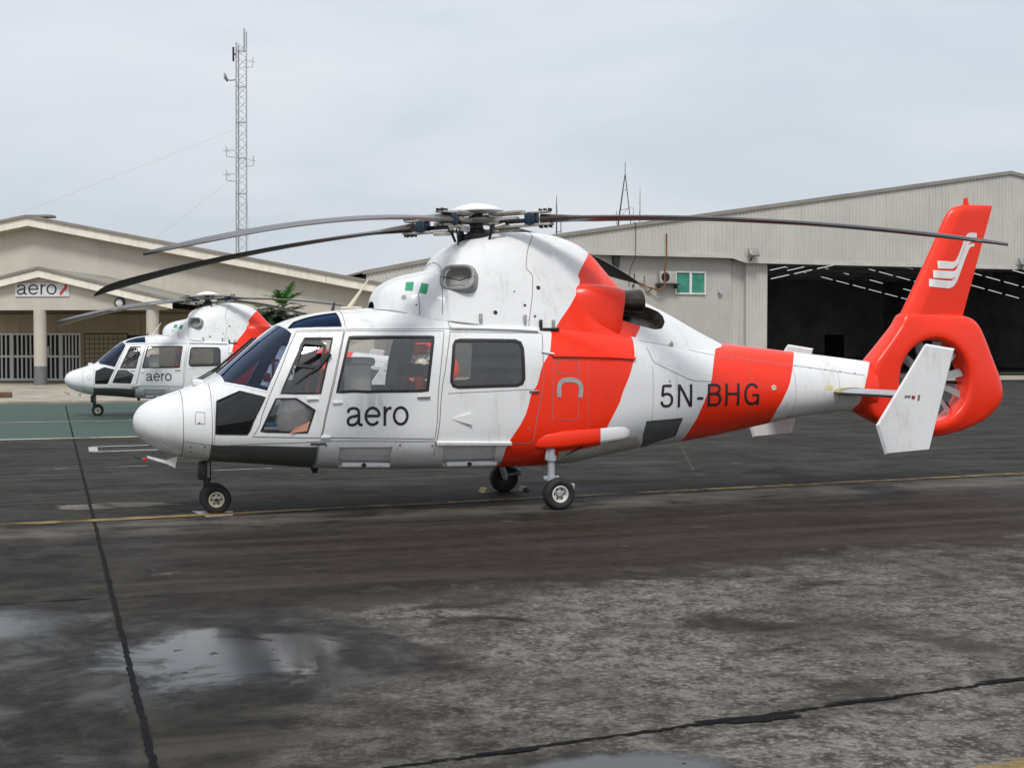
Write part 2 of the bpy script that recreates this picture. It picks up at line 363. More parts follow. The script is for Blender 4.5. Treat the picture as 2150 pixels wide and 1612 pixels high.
# ================================================================== helicopter
BK = {'chin': [(0.843,0.3398),(0.92,0.3394),(0.998,0.3459),(1.076,0.3506),(1.16,0.3839),(1.246,0.4107),(1.333,0.4328),(1.269,0.4675),(1.205,0.4972),(1.143,0.5381),(1.036,0.5338),(0.929,0.5297),(0.823,0.5293),(0.827,0.4807),(0.833,0.4177)],
 'pdoor': [(1.708,0.1982),(1.515,0.3462),(1.35,0.4509),(1.197,0.5542),(1.431,0.5599),(1.669,0.564),(1.91,0.5698),(1.957,0.5058),(2.006,0.4865),(2.056,0.4483),(2.099,0.4013),(2.148,0.3414),(2.207,0.2622),(2.036,0.2483),(1.869,0.2291)],
 'pwin': [(1.783,0.255),(1.878,0.2699),(1.975,0.2811),(2.073,0.2904),(2.013,0.3672),(1.962,0.426),(1.915,0.4709),(1.774,0.4635),(1.635,0.4544),(1.497,0.4412),(1.586,0.3914),(1.679,0.3317)],
 'lwin': [(1.446,0.4516),(1.516,0.4585),(1.586,0.4643),(1.656,0.4689),(1.721,0.4805),(1.787,0.4898),(1.853,0.4967),(1.825,0.5016),(1.798,0.5162),(1.771,0.5421),(1.607,0.5379),(1.445,0.5333),(1.285,0.5282),(1.338,0.4986),(1.392,0.4777)],
 'cdoor': [(2.217,0.263),(2.58,0.2788),(2.955,0.2804),(3.336,0.2813),(3.263,0.4293),(3.223,0.499),(3.194,0.5875),(2.76,0.5804),(2.336,0.5772),(1.921,0.57),(1.969,0.506),(2.019,0.487),(2.072,0.4491),(2.113,0.4022),(2.16,0.3423)],
 'cwin': [(2.259,0.2998),(2.567,0.3101),(2.883,0.3111),(3.204,0.3117),(3.162,0.3881),(3.131,0.4446),(3.107,0.4838),(2.764,0.4829),(2.427,0.4824),(2.096,0.4763),(2.144,0.434),(2.197,0.3765)],
 'sdoor': [(3.407,0.2866),(3.768,0.2867),(4.137,0.284),(4.516,0.2759),(4.489,0.3597),(4.481,0.4212),(4.483,0.4666),(4.435,0.4993),(4.39,0.5316),(4.358,0.6237),(3.968,0.6211),(3.585,0.62),(3.209,0.6186),(3.254,0.5003),(3.313,0.437)],
 'awin': [(3.509,0.328),(4.167,0.3246),(4.222,0.3332),(4.242,0.3591),(4.239,0.4614),(4.216,0.4724),(4.152,0.4764),(3.459,0.4795),(3.404,0.4767),(3.382,0.4678),(3.429,0.3518),(3.457,0.3326)],
 'wsA': [(1.36,0.4156),(1.409,0.386),(1.46,0.3551),(1.512,0.3233),(1.565,0.2908),(1.62,0.2527),(1.679,0.2055)],
 'wsB': [(0.934,0.2172),(0.999,0.2719),(1.066,0.3115),(1.136,0.3437),(1.206,0.3704),(1.282,0.3948),(1.36,0.4156)],
 'stripe1L': [(4.636,0.2748),(4.602,0.3283),(4.578,0.3719),(4.52,0.3994),(4.465,0.4234),(4.432,0.4535),(4.401,0.4772),(4.275,0.5018),(4.155,0.555),(4.115,0.5783),(4.077,0.6058),(4.054,0.6339),(4.035,0.6665),(4.036,0.7549)],
 'stripe1R': [(5.736,0.2691),(5.717,0.3234),(5.708,0.3672),(5.657,0.4142),(5.614,0.4511),(5.531,0.4893),(5.452,0.5091),(5.365,0.5504),(5.287,0.6082),(5.265,0.6547),(5.257,0.7148),(5.268,0.7704)],
 'stripe2L': [(7.13,0.0774),(6.988,0.2279),(6.917,0.314),(6.872,0.3851),(6.844,0.4448),(6.788,0.4931),(6.739,0.5363),(6.685,0.5913),(6.643,0.6543),(6.583,0.7323),(6.583,0.8585)],
 'stripe2R': [(8.286,0.0967),(8.191,0.2278),(8.138,0.3093),(8.085,0.3824),(8.044,0.4505),(7.979,0.5224),(7.928,0.6007),(7.865,0.7081),(7.888,0.9052)],
 'finred': [(9.459,0.1043),(9.35,0.2787),(9.286,0.3891),(9.225,0.5207),(9.208,0.6935),(9.164,0.7759),(9.164,0.9245)],
 'vent': [(5.869,0.6064),(6.145,0.6187),(6.428,0.6289),(6.402,0.6976),(6.411,0.7927),(6.178,0.8305),(5.984,0.8942),(5.862,0.6982)],
 'step1': [(2.123,0.6279),(2.417,0.6271),(2.716,0.6268),(2.716,0.7026),(2.75,0.836),(2.455,0.8392),(2.171,0.857),(2.13,0.708)],
 'step2': [(3.296,0.6375),(3.607,0.6348),(3.923,0.6323),(3.931,0.7126),(4.006,0.8723),(3.684,0.8594),(3.371,0.8506),(3.311,0.7132)],
 'gpanel': [(0.778,0.6164),(1.324,0.6177),(1.89,0.6231),(1.893,0.6946),(1.916,0.8089),(1.339,0.7754),(0.785,0.7431),(0.78,0.6722)],
 'boomseam': [(5.822,0.2428),(6.01,0.2383),(6.204,0.2311),(6.401,0.2242),(6.59,0.231),(6.778,0.2418),(6.967,0.2531),(7.355,0.2564),(7.741,0.2611),(8.128,0.2694),(8.506,0.2842),(8.891,0.3018),(9.28,0.3238)],
 'access': [(5.912,0.286),(5.938,0.3359),(5.974,0.3781),(6.041,0.3874),(6.11,0.3965),(6.331,0.4233),(6.556,0.4525),(6.71,0.4499),(6.865,0.4468)],
 'fuelp': [(4.613,0.3946),(4.767,0.3929),(4.924,0.3911),(4.913,0.4827),(4.918,0.532),(4.752,0.5289),(4.59,0.5274),(4.595,0.4836)],
 'fuelp2': [(4.641,0.3998),(4.789,0.4001),(4.94,0.4003),(4.935,0.4239),(4.932,0.4447),(4.781,0.4447),(4.633,0.4446),(4.637,0.4236)],
 'umark': [(4.672,0.4952),(4.666,0.4789),(4.697,0.4673),(4.758,0.4625),(4.868,0.4623),(4.929,0.4681),(4.96,0.4808),(4.941,0.496)],
 'aero': [(2.193,0.5264),(2.889,0.5305),(2.194,0.4985),(2.889,0.4999)],
 'reg': [(6.057,0.5445),(7.583,0.6084),(6.053,0.4755),(7.572,0.4322)],
 'gutter': [(1.702,0.1852),(1.858,0.2173),(2.019,0.2373),(2.184,0.2516),(2.59,0.269),(3.012,0.2686),(3.442,0.267),(3.779,0.2707),(4.121,0.2719),(4.473,0.2686)],
 'deckline': [(4.575,0.3819),(4.929,0.3818),(5.298,0.3803),(5.686,0.3733)],
 'sideline': [(3.337,0.4895),(3.68,0.4879),(4.028,0.4859),(4.383,0.4836)],
 'railB': [(3.208,0.6104),(3.64,0.6163),(4.08,0.6224)],
 'hlineL': [(0.788,0.6247),(1.347,0.5924),(1.926,0.5775)],
 'naca': [(3.364,0.5173),(3.603,0.5077),(3.615,0.5351)],
 'nosepanel': [(0.626,0.3934),(0.717,0.4081),(0.714,0.4823),(0.618,0.4796)],
 'jackdots': [(0.575,0.6733),(0.581,0.7391),(0.718,0.6481)],
 'redcowlL': [(5.298,0.309),(5.191,0.4253),(5.101,0.5071),(5.111,0.5272),(5.121,0.5474),(5.079,0.601),(5.039,0.6526),(4.979,0.7045),(4.92,0.7567),(4.853,0.806),(4.788,0.8569),(4.736,0.9113),(4.686,0.9687)],
 'redcowlR': [(5.898,0.7227),(5.868,0.7724),(5.837,0.822),(5.807,0.8724),(5.776,0.9251)],
 'recess': [(5.98,0.3784),(6.049,0.3519),(6.12,0.3239),(6.193,0.3156),(6.268,0.308),(6.29,0.3447),(6.314,0.3771),(6.309,0.4369),(6.308,0.489),(6.27,0.5529),(6.234,0.6144),(6.176,0.6423),(6.119,0.6697),(6.011,0.6818),(5.905,0.6945),(5.764,0.7076),(5.619,0.7323),(5.644,0.6463),(5.671,0.5558),(5.822,0.4706)],
 'seamA': [(3.427,0.3122),(3.414,0.3708),(3.398,0.4588),(3.39,0.5442),(3.377,0.6447),(3.367,0.7515),(3.359,0.8712)],
 'seamB': [(4.604,0.207),(4.534,0.3116),(4.478,0.3796),(4.449,0.448),(4.423,0.5089),(4.46,0.5308),(4.497,0.5524),(4.481,0.6197),(4.466,0.6872),(4.426,0.7828),(4.389,0.889),(4.381,0.9244),(4.374,0.9608)],
 'capseam': [(3.377,0.1178),(3.399,0.1663),(3.416,0.2265),(3.428,0.3092)],
 'flag1': [(3.015,0.3508),(3.058,0.3632),(3.101,0.3716),(3.078,0.4499),(3.06,0.5203),(3.02,0.5088),(2.981,0.4943),(2.996,0.4257)],
 'flag2': [(3.18,0.4057),(3.216,0.4244),(3.253,0.4424),(3.228,0.5131),(3.205,0.5838),(3.164,0.5673),(3.124,0.55),(3.15,0.4804)],
 'dots': [(4.549,0.6384),(4.354,0.772),(4.465,0.8513),(4.243,0.6744),(2.96,0.6039),(3.981,0.8436),(3.081,0.7435)],
 'intake': [(3.579,0.5415)],
 'aftfast': [(6.318,0.8392)],
 'paneframe': [(1.755,0.2798),(1.832,0.2945),(1.91,0.3073),(1.988,0.3178),(1.963,0.3487),(1.939,0.3765),(1.917,0.4015),(1.829,0.3908),(1.743,0.3786),(1.657,0.3647),(1.688,0.3391),(1.721,0.3111)],
 'stay': [(1.639,0.4288),(1.777,0.4116),(1.896,0.3984),(2.017,0.3551)]}
KT = 2.6   # stretch of the girth parameter in the triangulation plane

def densify(pts, closed, step=0.05):
    out = []; n = len(pts)
    for i in range(n if closed else n-1):
        a, b = pts[i], pts[(i+1) % n]
        k = max(1, int(math.hypot(b[0]-a[0], (b[1]-a[1])*KT)/step))
        for j in range(k): out.append((a[0]+(b[0]-a[0])*j/k, a[1]+(b[1]-a[1])*j/k))
    if not closed: out.append(pts[-1])
    return out
def inside(poly, X, T):
    px = np.array([p[0] for p in poly]); pt = np.array([p[1] for p in poly]); r = np.zeros(len(X), bool); j = len(poly)-1
    for i in range(len(poly)):
        c = (pt[i] > T) != (pt[j] > T)
        with np.errstate(divide='ignore', invalid='ignore'):
            xx = (px[j]-px[i])*(T-pt[i])/(pt[j]-pt[i])+px[i]
        r ^= c & (X < xx); j = i
    return r
class Skin:
    """a loft surface cut exactly along part outlines and paint borders"""
    def __init__(s, loft, xs, nt, parts, paints):
        s.loft = loft; s.parts = parts
        vs = [(x, j/nt) for x in xs for j in range(nt+1)]; es = []
        for nm, poly in parts+paints:
            d = densify([(min(max(x, loft.x0), loft.x1), min(max(t, 0), 1)) for x, t in poly], True)
            b = len(vs); vs += d; es += [(b+i, b+(i+1) % len(d)) for i in range(len(d))]
        res = delaunay_2d_cdt([Vector((x, t*KT)) for x, t in vs], es, [], 0, 1e-5)
        s.v = [(v.x, min(max(v.y/KT, 0), 1)) for v in res[0]]; s.f = [tuple(f) for f in res[2]]
        A = np.array(s.v); F = np.array(s.f); C = A[F].mean(1)
        s.part = np.array(['skin']*len(F), dtype=object); s.mat = np.zeros(len(F), int)
        for nm, poly in reversed(parts): s.part[inside(poly, C[:, 0], C[:, 1])] = nm
        s.paints = [p[0] for p in paints]; s.C = C
        for k, (nm, poly) in enumerate(paints): s.mat[inside(poly, C[:, 0], C[:, 1])] = k+1
        s.P = [loft.P(x, t, -1) for x, t in s.v]; s.N = [loft.N(x, t, -1) for x, t in s.v]
    def mesh(s, name, sel, mats, sd, parent, off=0.0, flip=False, rim=0.0, kink=None):
        F = np.array(s.f)[sel]; mi = s.mat[sel]
        used = sorted(set(F.ravel().tolist())); idx = {u: i for i, u in enumerate(used)}
        mir = Vector((1, -sd, 1))
        vs = []; ns = []
        for u in used:
            p = s.P[u]+s.N[u]*off; n = s.N[u]
            vs.append((p.x, p.y if sd < 0 else -p.y, p.z)); nn = (n.x, n.y if sd < 0 else -n.y, n.z)
            ns.append(tuple(-q for q in nn) if flip else nn)
        fs = []
        for f in F.tolist():
            a, b, c = [s.P[i] for i in f]; g = (b-a).cross(c-a); rev = g.dot(s.N[f[0]]+s.N[f[1]]+s.N[f[2]]) < 0
            if sd > 0: rev = not rev
            if flip: rev = not rev
            q = [idx[i] for i in f]; fs.append(q[::-1] if rev else q)
        ml = mi.tolist()
        if rim > 0:      # walls from a sunk patch up to the surrounding skin
            cnt = {}
            for f in F.tolist():
                for i in range(3):
                    e = (f[i], f[(i+1) % 3]); k = tuple(sorted(e)); cnt[k] = cnt.get(k, 0)+1
            for (a, b), c in cnt.items():
                if c == 1:
                    bb = len(vs)
                    for u, o in ((a, off), (b, off), (b, off+rim), (a, off+rim)):
                        p = s.P[u]+s.N[u]*o; vs.append((p.x, p.y if sd < 0 else -p.y, p.z)); n = s.N[u]; ns.append((n.x, n.y if sd < 0 else -n.y, n.z))
                    fs.append([bb, bb+1, bb+2, bb+3]); ml.append(ml[0] if ml else 0)
        me = bpy.data.meshes.new(name); me.from_pydata(vs, [], fs); me.polygons.foreach_set('material_index', ml)
        me.polygons.foreach_set('use_smooth', [True]*len(fs)); me.update()
        if rim == 0: me.normals_split_custom_set_from_vertices(ns)
        else: me.set_sharp_from_angle(angle=math.radians(35))
        return link_mesh(name, me, mats, parent)
def ribbon(loft, pts, w, off=0.0015, sd=-1, closed=False, mb=None, lift=0.0, dens=0.05, mi=0):
    """strip of width w lying on a loft surface; lift gives it thickness"""
    mb = mb or MB(); d = densify(pts, closed, dens); n = len(d)
    P = [loft.P(x, t, sd) for x, t in d]; N = [loft.N(x, t, sd) for x, t in d]; rows = []
    for i in range(n):
        a = P[(i-1) % n] if closed or i > 0 else P[i]; b = P[(i+1) % n] if closed or i < n-1 else P[i]
        s = N[i].cross((b-a).normalized())*(w/2)
        if lift > 0: rows.append([P[i]-s-N[i]*0.012, P[i]-s+N[i]*(off+lift), P[i]+s+N[i]*(off+lift), P[i]+s-N[i]*0.012])
        else: rows.append([P[i]-s+N[i]*off, P[i]+s+N[i]*off])
    k = len(rows[0]); vs = [v for r in rows for v in r]; m = n if closed else n-1
    fs = [(i*k+j, i*k+j+1, ((i+1) % n)*k+j+1, ((i+1) % n)*k+j) for i in range(m) for j in range(k-1)]
    mb.add(vs, fs, mi, False); return mb
def patch(loft, poly, mb, off=0.003, sd=-1, mi=0):
    if len(poly) == 8: poly = poly[::2]
    a, b, c_, d = poly; n = 7
    for i in range(n):
        for j in range(n):
            vs = []
            for (u, v) in ((i/n, j/n), ((i+1)/n, j/n), ((i+1)/n, (j+1)/n), (i/n, (j+1)/n)):
                x = (a[0]*(1-u)+b[0]*u)*(1-v)+(d[0]*(1-u)+c_[0]*u)*v; t_ = (a[1]*(1-u)+b[1]*u)*(1-v)+(d[1]*(1-u)+c_[1]*u)*v
                vs.append(loft.P(x, t_, sd)+loft.N(x, t_, sd)*off)
            mb.add(vs, [(0, 1, 2, 3)], mi)
    return mb
def disc(loft, x, t, r, mb, off=0.003, sd=-1, mi=0, n=14):
    p = loft.P(x, t, sd); nn = loft.N(x, t, sd); u = nn.orthogonal().normalized(); w = nn.cross(u)
    mb.add([p+nn*off+(u*math.cos(6.2832*k/n)+w*math.sin(6.2832*k/n))*r for k in range(n)], [tuple(range(n))], mi); return mb

def arc(cx_, cy_, rx, ry, a0, a1, n=26): return [(cx_+rx*math.cos(math.radians(a0+(a1-a0)*k/n)), cy_+ry*math.sin(math.radians(a0+(a1-a0)*k/n))) for k in range(n+1)]
GLYPH = {   # stroke centre lines, drawn with one pen width
 'a': (0.87, [[(.09, .70), (.13, .83), (.23, .905), (.38, .93), (.53, .905), (.63, .83), (.665, .70), (.665, .22), (.685, .11), (.75, .07), (.87, .075)], [(.665, .57), (.50, .525), (.30, .49), (.15, .42), (.08, .28), (.10, .16), (.19, .085), (.32, .065), (.47, .10), (.60, .21), (.665, .36)]]),
 'e': (0.88, [arc(.44, .5, .365, .43, 0, 322), [(.10, .515), (.80, .515)]]),
 'r': (0.44, [[(.075, 0), (.075, 1.0)], [(.075, .48), (.10, .68), (.17, .81), (.28, .90), (.44, .915)]]),
 'o': (0.87, [arc(.435, .5, .36, .43, 0, 360, 34)]),
 '5': (.575, [[(.50, .945), (.13, .945), (.085, .50)], [(.085, .50), (.17, .575), (.29, .60), (.42, .56), (.50, .46), (.52, .32), (.49, .18), (.40, .085), (.27, .055), (.14, .085), (.07, .18), (.055, .27)]]),
 'N': (.66, [[(.06, 0), (.06, 1)], [(.08, .97), (.58, .03)], [(.60, 0), (.60, 1)]]),
 '-': (.285, [[(0, .36), (.285, .36)]]),
 'B': (.64, [[(.06, 0), (.06, 1)], [(.06, .945), (.36, .945), (.49, .90), (.545, .76), (.49, .61), (.36, .545), (.06, .545)], [(.36, .545), (.52, .49), (.585, .30), (.52, .11), (.37, .055), (.06, .055)]]),
 'H': (.65, [[(.06, 0), (.06, 1)], [(.59, 0), (.59, 1)], [(.06, .53), (.59, .53)]]),
 'G': (.705, [arc(.36, .5, .305, .445, 38, 300), [(.51, .09), (.58, .15), (.63, .24)], [(.645, 0), (.645, .46)], [(.67, .455), (.38, .455)]])}
def lettering(word, starts, pen):
    """word as flat strips: list of quads in units of the letter height, total width"""
    quads = []; W_ = 0
    for ch, x0 in zip(word, starts):
        w_, strokes = GLYPH[ch]; W_ = max(W_, x0+w_)
        for st in strokes:
            pts = []
            for a, b in zip(st[:-1], st[1:]):
                k = max(1, int(math.hypot(b[0]-a[0], b[1]-a[1])/0.08))
                pts += [(a[0]+(b[0]-a[0])*j/k, a[1]+(b[1]-a[1])*j/k) for j in range(k)]
            pts.append(st[-1]); closed = math.hypot(st[0][0]-st[-1][0], st[0][1]-st[-1][1]) < 1e-6; rows = []
            for i, p in enumerate(pts):
                a = pts[i-1] if i > 0 else (pts[-2] if closed else p); b = pts[i+1] if i < len(pts)-1 else (pts[1] if closed else p)
                d = Vector((b[0]-a[0], b[1]-a[1])).normalized(); rows.append(((x0+p[0]-d.y*pen/2, p[1]+d.x*pen/2), (x0+p[0]+d.y*pen/2, p[1]-d.x*pen/2)))
            quads += [(rows[i][0], rows[i][1], rows[i+1][1], rows[i+1][0]) for i in range(len(rows)-1)]
    return quads, W_
AERO = ('aero', (0, .957, 1.98, 2.48), 0.145)
REG = ('5N-BHG', (0, .775, 1.65, 2.135, 2.935, 3.785), 0.112)
def letters_on(loft, word, xa, xb, za, zb, name, parent, sd=-1):
    W_ = lettering(*word)[1]
    for ch, st in zip(word[0], word[1]):
        quads = lettering(ch, (st,), word[2])[0]; mb = MB()
        for qd in quads:
            vs = []
            for (u, v) in qd:
                x = xa+(xb-xa)*u/W_; z = za+(zb-za)*v; t_ = loft.tz(x, z); vs.append(loft.P(x, t_, sd)+loft.N(x, t_, sd)*0.0045)
            mb.add(vs, [(0, 1, 2, 3)])
        mb.build(name, M['ink'], parent, fix=False)
def smooth_open(pts, n=2):
    for _ in range(n):
        out = [pts[0]]
        for a, b in zip(pts[:-1], pts[1:]): out += [(a[0]*.75+b[0]*.25, a[1]*.75+b[1]*.25), (a[0]*.25+b[0]*.75, a[1]*.25+b[1]*.75)]
        pts = out+[pts[-1]]
    return pts
def chaikin(pts, n=2):
    for _ in range(n):
        out = []
        for i in range(len(pts)):
            a, b = pts[i], pts[(i+1) % len(pts)]
            out += [(a[0]*.75+b[0]*.25, a[1]*.75+b[1]*.25), (a[0]*.25+b[0]*.75, a[1]*.25+b[1]*.75)]
        pts = out
    return pts

H = HullLoft(); C = CowlLoft()
M['belly'] = paint('pale belly panel', (0.52, 0.50, 0.45))
BK['recess'] = chaikin(BK['recess'])
for _k in ('seamA', 'seamB', 'access', 'boomseam', 'redcowlL', 'stripe1L', 'stripe1R', 'stripe2L', 'stripe2R', 'umark'): BK[_k] = smooth_open(BK[_k])
def Z(x, z): return (x, H.tz(x, z))
def Y(x, y): return (x, H.ty(x, y))

heli = empty('helicopter', (0, 0, 0))
tag(heli, 'nearer white and orange-red helicopter lettered aero 5N-BHG, nose to the left', 'helicopter', 'parked helicopters')

# ---- hull skin, doors, windows
wind = [Y(0.905, 0.05)]+BK['wsB'][0:-1]+BK['wsA'][:-1]+[(1.668, 0.200), (1.64, 0.16), (1.60, 0.10), Y(1.565, 0.05)]
roofw = [(1.63, 0.145), (1.72, 0.165), (1.86, 0.195), (2.02, 0.216), (2.19, 0.232), Y(2.185, 0.45), Y(2.0, 0.43), Y(1.85, 0.42), Y(1.72, 0.42)]
gpan = [(0.778, 0.6164), (1.324, 0.6177), (1.89, 0.6231), (1.893, 0.70), (1.89, 0.97), (1.3, 0.97), (0.775, 0.97), (0.776, 0.70)]
parts = [('windscreen', wind), ('roof_window', roofw), ('chin_window', BK['chin']), ('pilot_window', BK['pwin']), ('lower_window', BK['lwin']),
         ('cabin_window', BK['cwin']), ('rear_window', BK['awin']), ('step_fore', BK['step1']), ('step_aft', BK['step2']), ('air_vent', BK['vent']),
         ('pilot_door', BK['pdoor']), ('cabin_door', BK['cdoor']), ('sliding_door', BK['sdoor'])]
s1 = [(4.66, 0.0)]+BK['stripe1L']+[(4.03, 1.0), (5.27, 1.0)]+BK['stripe1R'][::-1]+[(5.75, 0.0)]
s2 = [(7.20, 0.0)]+BK['stripe2L']+[(6.60, 1.0), (7.92, 1.0)]+BK['stripe2R'][::-1]+[(8.33, 0.0)]
s3 = [(9.5, 0.0)]+BK['finred']+[(9.18, 1.0), (9.5, 1.0)]
xs = [0.0, 0.006, 0.014, 0.025, 0.04, 0.06, 0.085, 0.115, 0.15, 0.19, 0.235, 0.285, 0.34, 0.4, 0.46]
x = 0.52
while x < 9.46: xs.append(round(x, 3)); x += 0.055
xs.append(9.5)
belly = [(4.72, 0.70), (4.70, 1.0), (5.92, 1.0), (5.90, 0.80), (5.78, 0.70)]
hull = Skin(H, xs, 46, parts, [('red', s1), ('red2', s2), ('red3', s3), ('grey', gpan), ('belly', belly)])
HM = [M['white'], M['red'], M['red'], M['red'], M['grey'], M['belly']]
line_mb = MB()
for sd in (-1, 1):
    hl = hull.mesh('fuselage', hull.part == 'skin', HM, sd, heli)
    lin_sel = np.isin(hull.part, ['skin', 'pilot_door', 'cabin_door', 'sliding_door']) & (hull.C[:, 0] > 0.62) & (hull.C[:, 0] < 4.7)
    keep = hull.mat.copy(); hull.mat[:] = 0
    hull.mesh('cabin_lining', lin_sel, M['lining'], sd, heli, off=-0.035, flip=True)
    hull.mat[:] = keep
    doors = {}
    for nm in ('pilot_door', 'cabin_door', 'sliding_door'):
        d = hull.mesh(nm, hull.part == nm, HM, sd, heli, off=0.001); doors[nm] = d
        g = ribbon(H, dict(parts)[nm], 0.009, 0.0022, sd, True); g.build('door_gap', M['line'], d)
    for nm, gm, par, fw in (('windscreen', 'wsglass', hl, 0.022), ('roof_window', 'roofglass', hl, 0.012), ('chin_window', 'darkglass', hl, 0.014),
                            ('pilot_window', 'glass', doors['pilot_door'], 0.020), ('lower_window', 'glass', doors['pilot_door'], 0.020),
                            ('cabin_window', 'glass', doors['cabin_door'], 0.030), ('rear_window', 'glass', doors['sliding_door'], 0.036)):
        km = hull.mat.copy(); hull.mat[:] = 0
        hull.mesh(nm, hull.part == nm, M[gm], sd, par, off=-0.006); hull.mat[:] = km
        r = ribbon(H, dict(parts)[nm], fw, 0.0, sd, True, lift=0.004)
        r.build('window_seal', M['white'] if nm in ('windscreen',) else M['black'], par)
    for nm, dep in (('step_fore', 0.05), ('step_aft', 0.05)):
        km = hull.mat.copy(); hull.mat[:] = 0
        sp = hull.mesh('footstep', hull.part == nm, M['white'], sd, heli, off=-dep, rim=dep); hull.mat[:] = km
        q = dict(parts)[nm]; (xa, ta), (xb, tb) = q[6], q[4]
        mb = MB(); a = H.P(xa+0.02, 0.80, sd); b = H.P(xb-0.02, 0.80, sd)
        mb.tube([a, a.lerp(b, 0.5), b], 0.032, 10); mb.build('step_tread', M['white'], sp)
        mb = MB(); m_ = a.lerp(b, 0.45)+Vector((0, sd*0.033, 0.0)); 
        mb.lathe([(0.0, 0.0), (0.026, 0.002), (0.026, 0.008), (0.0, 0.008)], Matrix.Translation(m_) @ Matrix.Rotation(math.radians(-90*sd), 4, 'X'), 14); mb.build('drain_eye', M['black'], sp)
    km = hull.mat.copy(); hull.mat[:] = 0
    hull.mesh('air_vent', hull.part == 'air_vent', M['ventgrey'], sd, heli, off=-0.012, rim=0.012); hull.mat[:] = km
# panel lines on the near and far flank
for sd in (-1, 1):
    mb = MB()
    for pts in ([(0.50, 0.02), (0.50, 0.98)], [(0.79, 0.10), (0.79, 0.98)], BK['boomseam'], BK['access'], BK['gutter'], [(0.50, 0.622), (0.79, 0.622), (1.30, 0.600), (1.93, 0.588), (2.6, 0.592), (3.2, 0.600)],
                [(3.2, 0.60), (3.205, 0.70)], BK['sideline'], [(1.9, 0.62), (1.9, 0.97)], [(2.25, 0.03), (2.23, 0.24)], [(3.42, 0.18), (3.41, 0.28)]):
        ribbon(H, pts, 0.007, 0.002, sd, False, mb)
    for pts in (BK['fuelp'], BK['fuelp2'], BK['nosepanel']): ribbon(H, pts, 0.006, 0.002, sd, True, mb)
    for xx in (7.45, 8.15, 8.85): ribbon(H, [(xx, 0.30), (xx, 0.97)], 0.004, 0.002, sd, False, mb)
    for xx in (5.05, 5.95): ribbon(H, [(xx, 0.40), (xx, 0.66)], 0.004, 0.002, sd, False, mb)
    for k in range(26): disc(H, 5.98+k*0.036, 0.372+0.0018*k, 0.004, mb, 0.0025, sd, n=6); disc(H, 0.815, 0.30+k*0.012, 0.005, mb, 0.0025, sd, n=6)
    for k in range(34): disc(H, 1.95+k*0.037, 0.600, 0.004, mb, 0.0025, sd, n=6); disc(H, 1.75+k*0.05, 0.243, 0.004, mb, 0.0025, sd, n=6)
    for k in range(9): disc(H, 7.25+k*0.235, 0.245+k*0.0075, 0.011, mb, 0.003, sd)
    for (xx, tt) in BK['jackdots']+[(0.66, 0.475), (1.86, 0.60), (1.98, 0.615), (2.80, 0.615), (3.17, 0.625), (4.3, 0.55), (6.2, 0.46)]: disc(H, xx, tt, 0.012, mb, 0.003, sd)
    tag(mb.build('panel_line', M['line'], heli), kind='stuff')
mb = MB(); ribbon(H, BK['umark'], 0.055, 0.0035, -1, False, mb, dens=0.02); mb.build('grey_tape', M['markgrey'], heli)
# rails, gutters, hinges, handles
for sd in (-1, 1):
    mb = MB(); ribbon(H, [(3.42, 0.2665), (4.46, 0.2665)], 0.035, 0.0, sd, False, mb, lift=0.035); mb.build('door_rail', M['white'], heli)
    mb = MB(); ribbon(H, [(3.21, 0.607), (4.09, 0.616)], 0.030, 0.0, sd, False, mb, lift=0.050); mb.build('lower_door_rail', M['white'], heli)
    mb = MB(); ribbon(H, [(4.60, 0.385), (5.70, 0.376)], 0.030, 0.0, sd, False, mb, lift=0.030); mb.build('flank_rail', M['red'], heli)
    mb = MB(); ribbon(H, [(4.47, 0.37), (4.62, 0.378)], 0.020, 0.0, sd, False, mb, lift=0.02); mb.build('rail_stop', M['white'], heli)
    for (xx, tt) in ((2.06, 0.492), (1.93, 0.566)):
        mb = MB(); p = H.P(xx, tt, sd); mb.box(p+Vector((0.04, sd*0.006, 0)), (0.11, 0.030, 0.034), bev=0.010); mb.build('door_hinge', M['white'], heli)
    for (xx, tt, ln, dm) in ((1.83, 0.478, 0.13, 'white'), (3.06, 0.493, 0.15, 'metal'), (4.36, 0.487, 0.12, 'metal')):
        mb = MB(); p = H.P(xx, tt, sd); mb.box(p+Vector((0, sd*0.012, 0)), (ln, 0.026, 0.024), bev=0.008); mb.build('door_handle', M[dm], heli)
    mb = MB(); p = H.P(1.885, 0.602, sd); mb.cyl(p, p+Vector((0, sd*0.05, 0)), 0.012); mb.box(p+Vector((0.0, sd*0.05, 0)), (0.17, 0.03, 0.028), bev=0.008); mb.build('mooring_handle', M['legdark'], heli)
    # triangular air scoop on the sliding door
    mb = MB(); a, b, c_ = [H.P(*q, sd) for q in BK['naca']]; o = Vector((0, sd*0.03, 0))
    mb.add([a, b, c_, b+o, c_+o], [(0, 1, 3), (0, 4, 2), (0, 3, 4), (1, 2, 4, 3)]); mb.build('air_scoop', M['white'], heli)
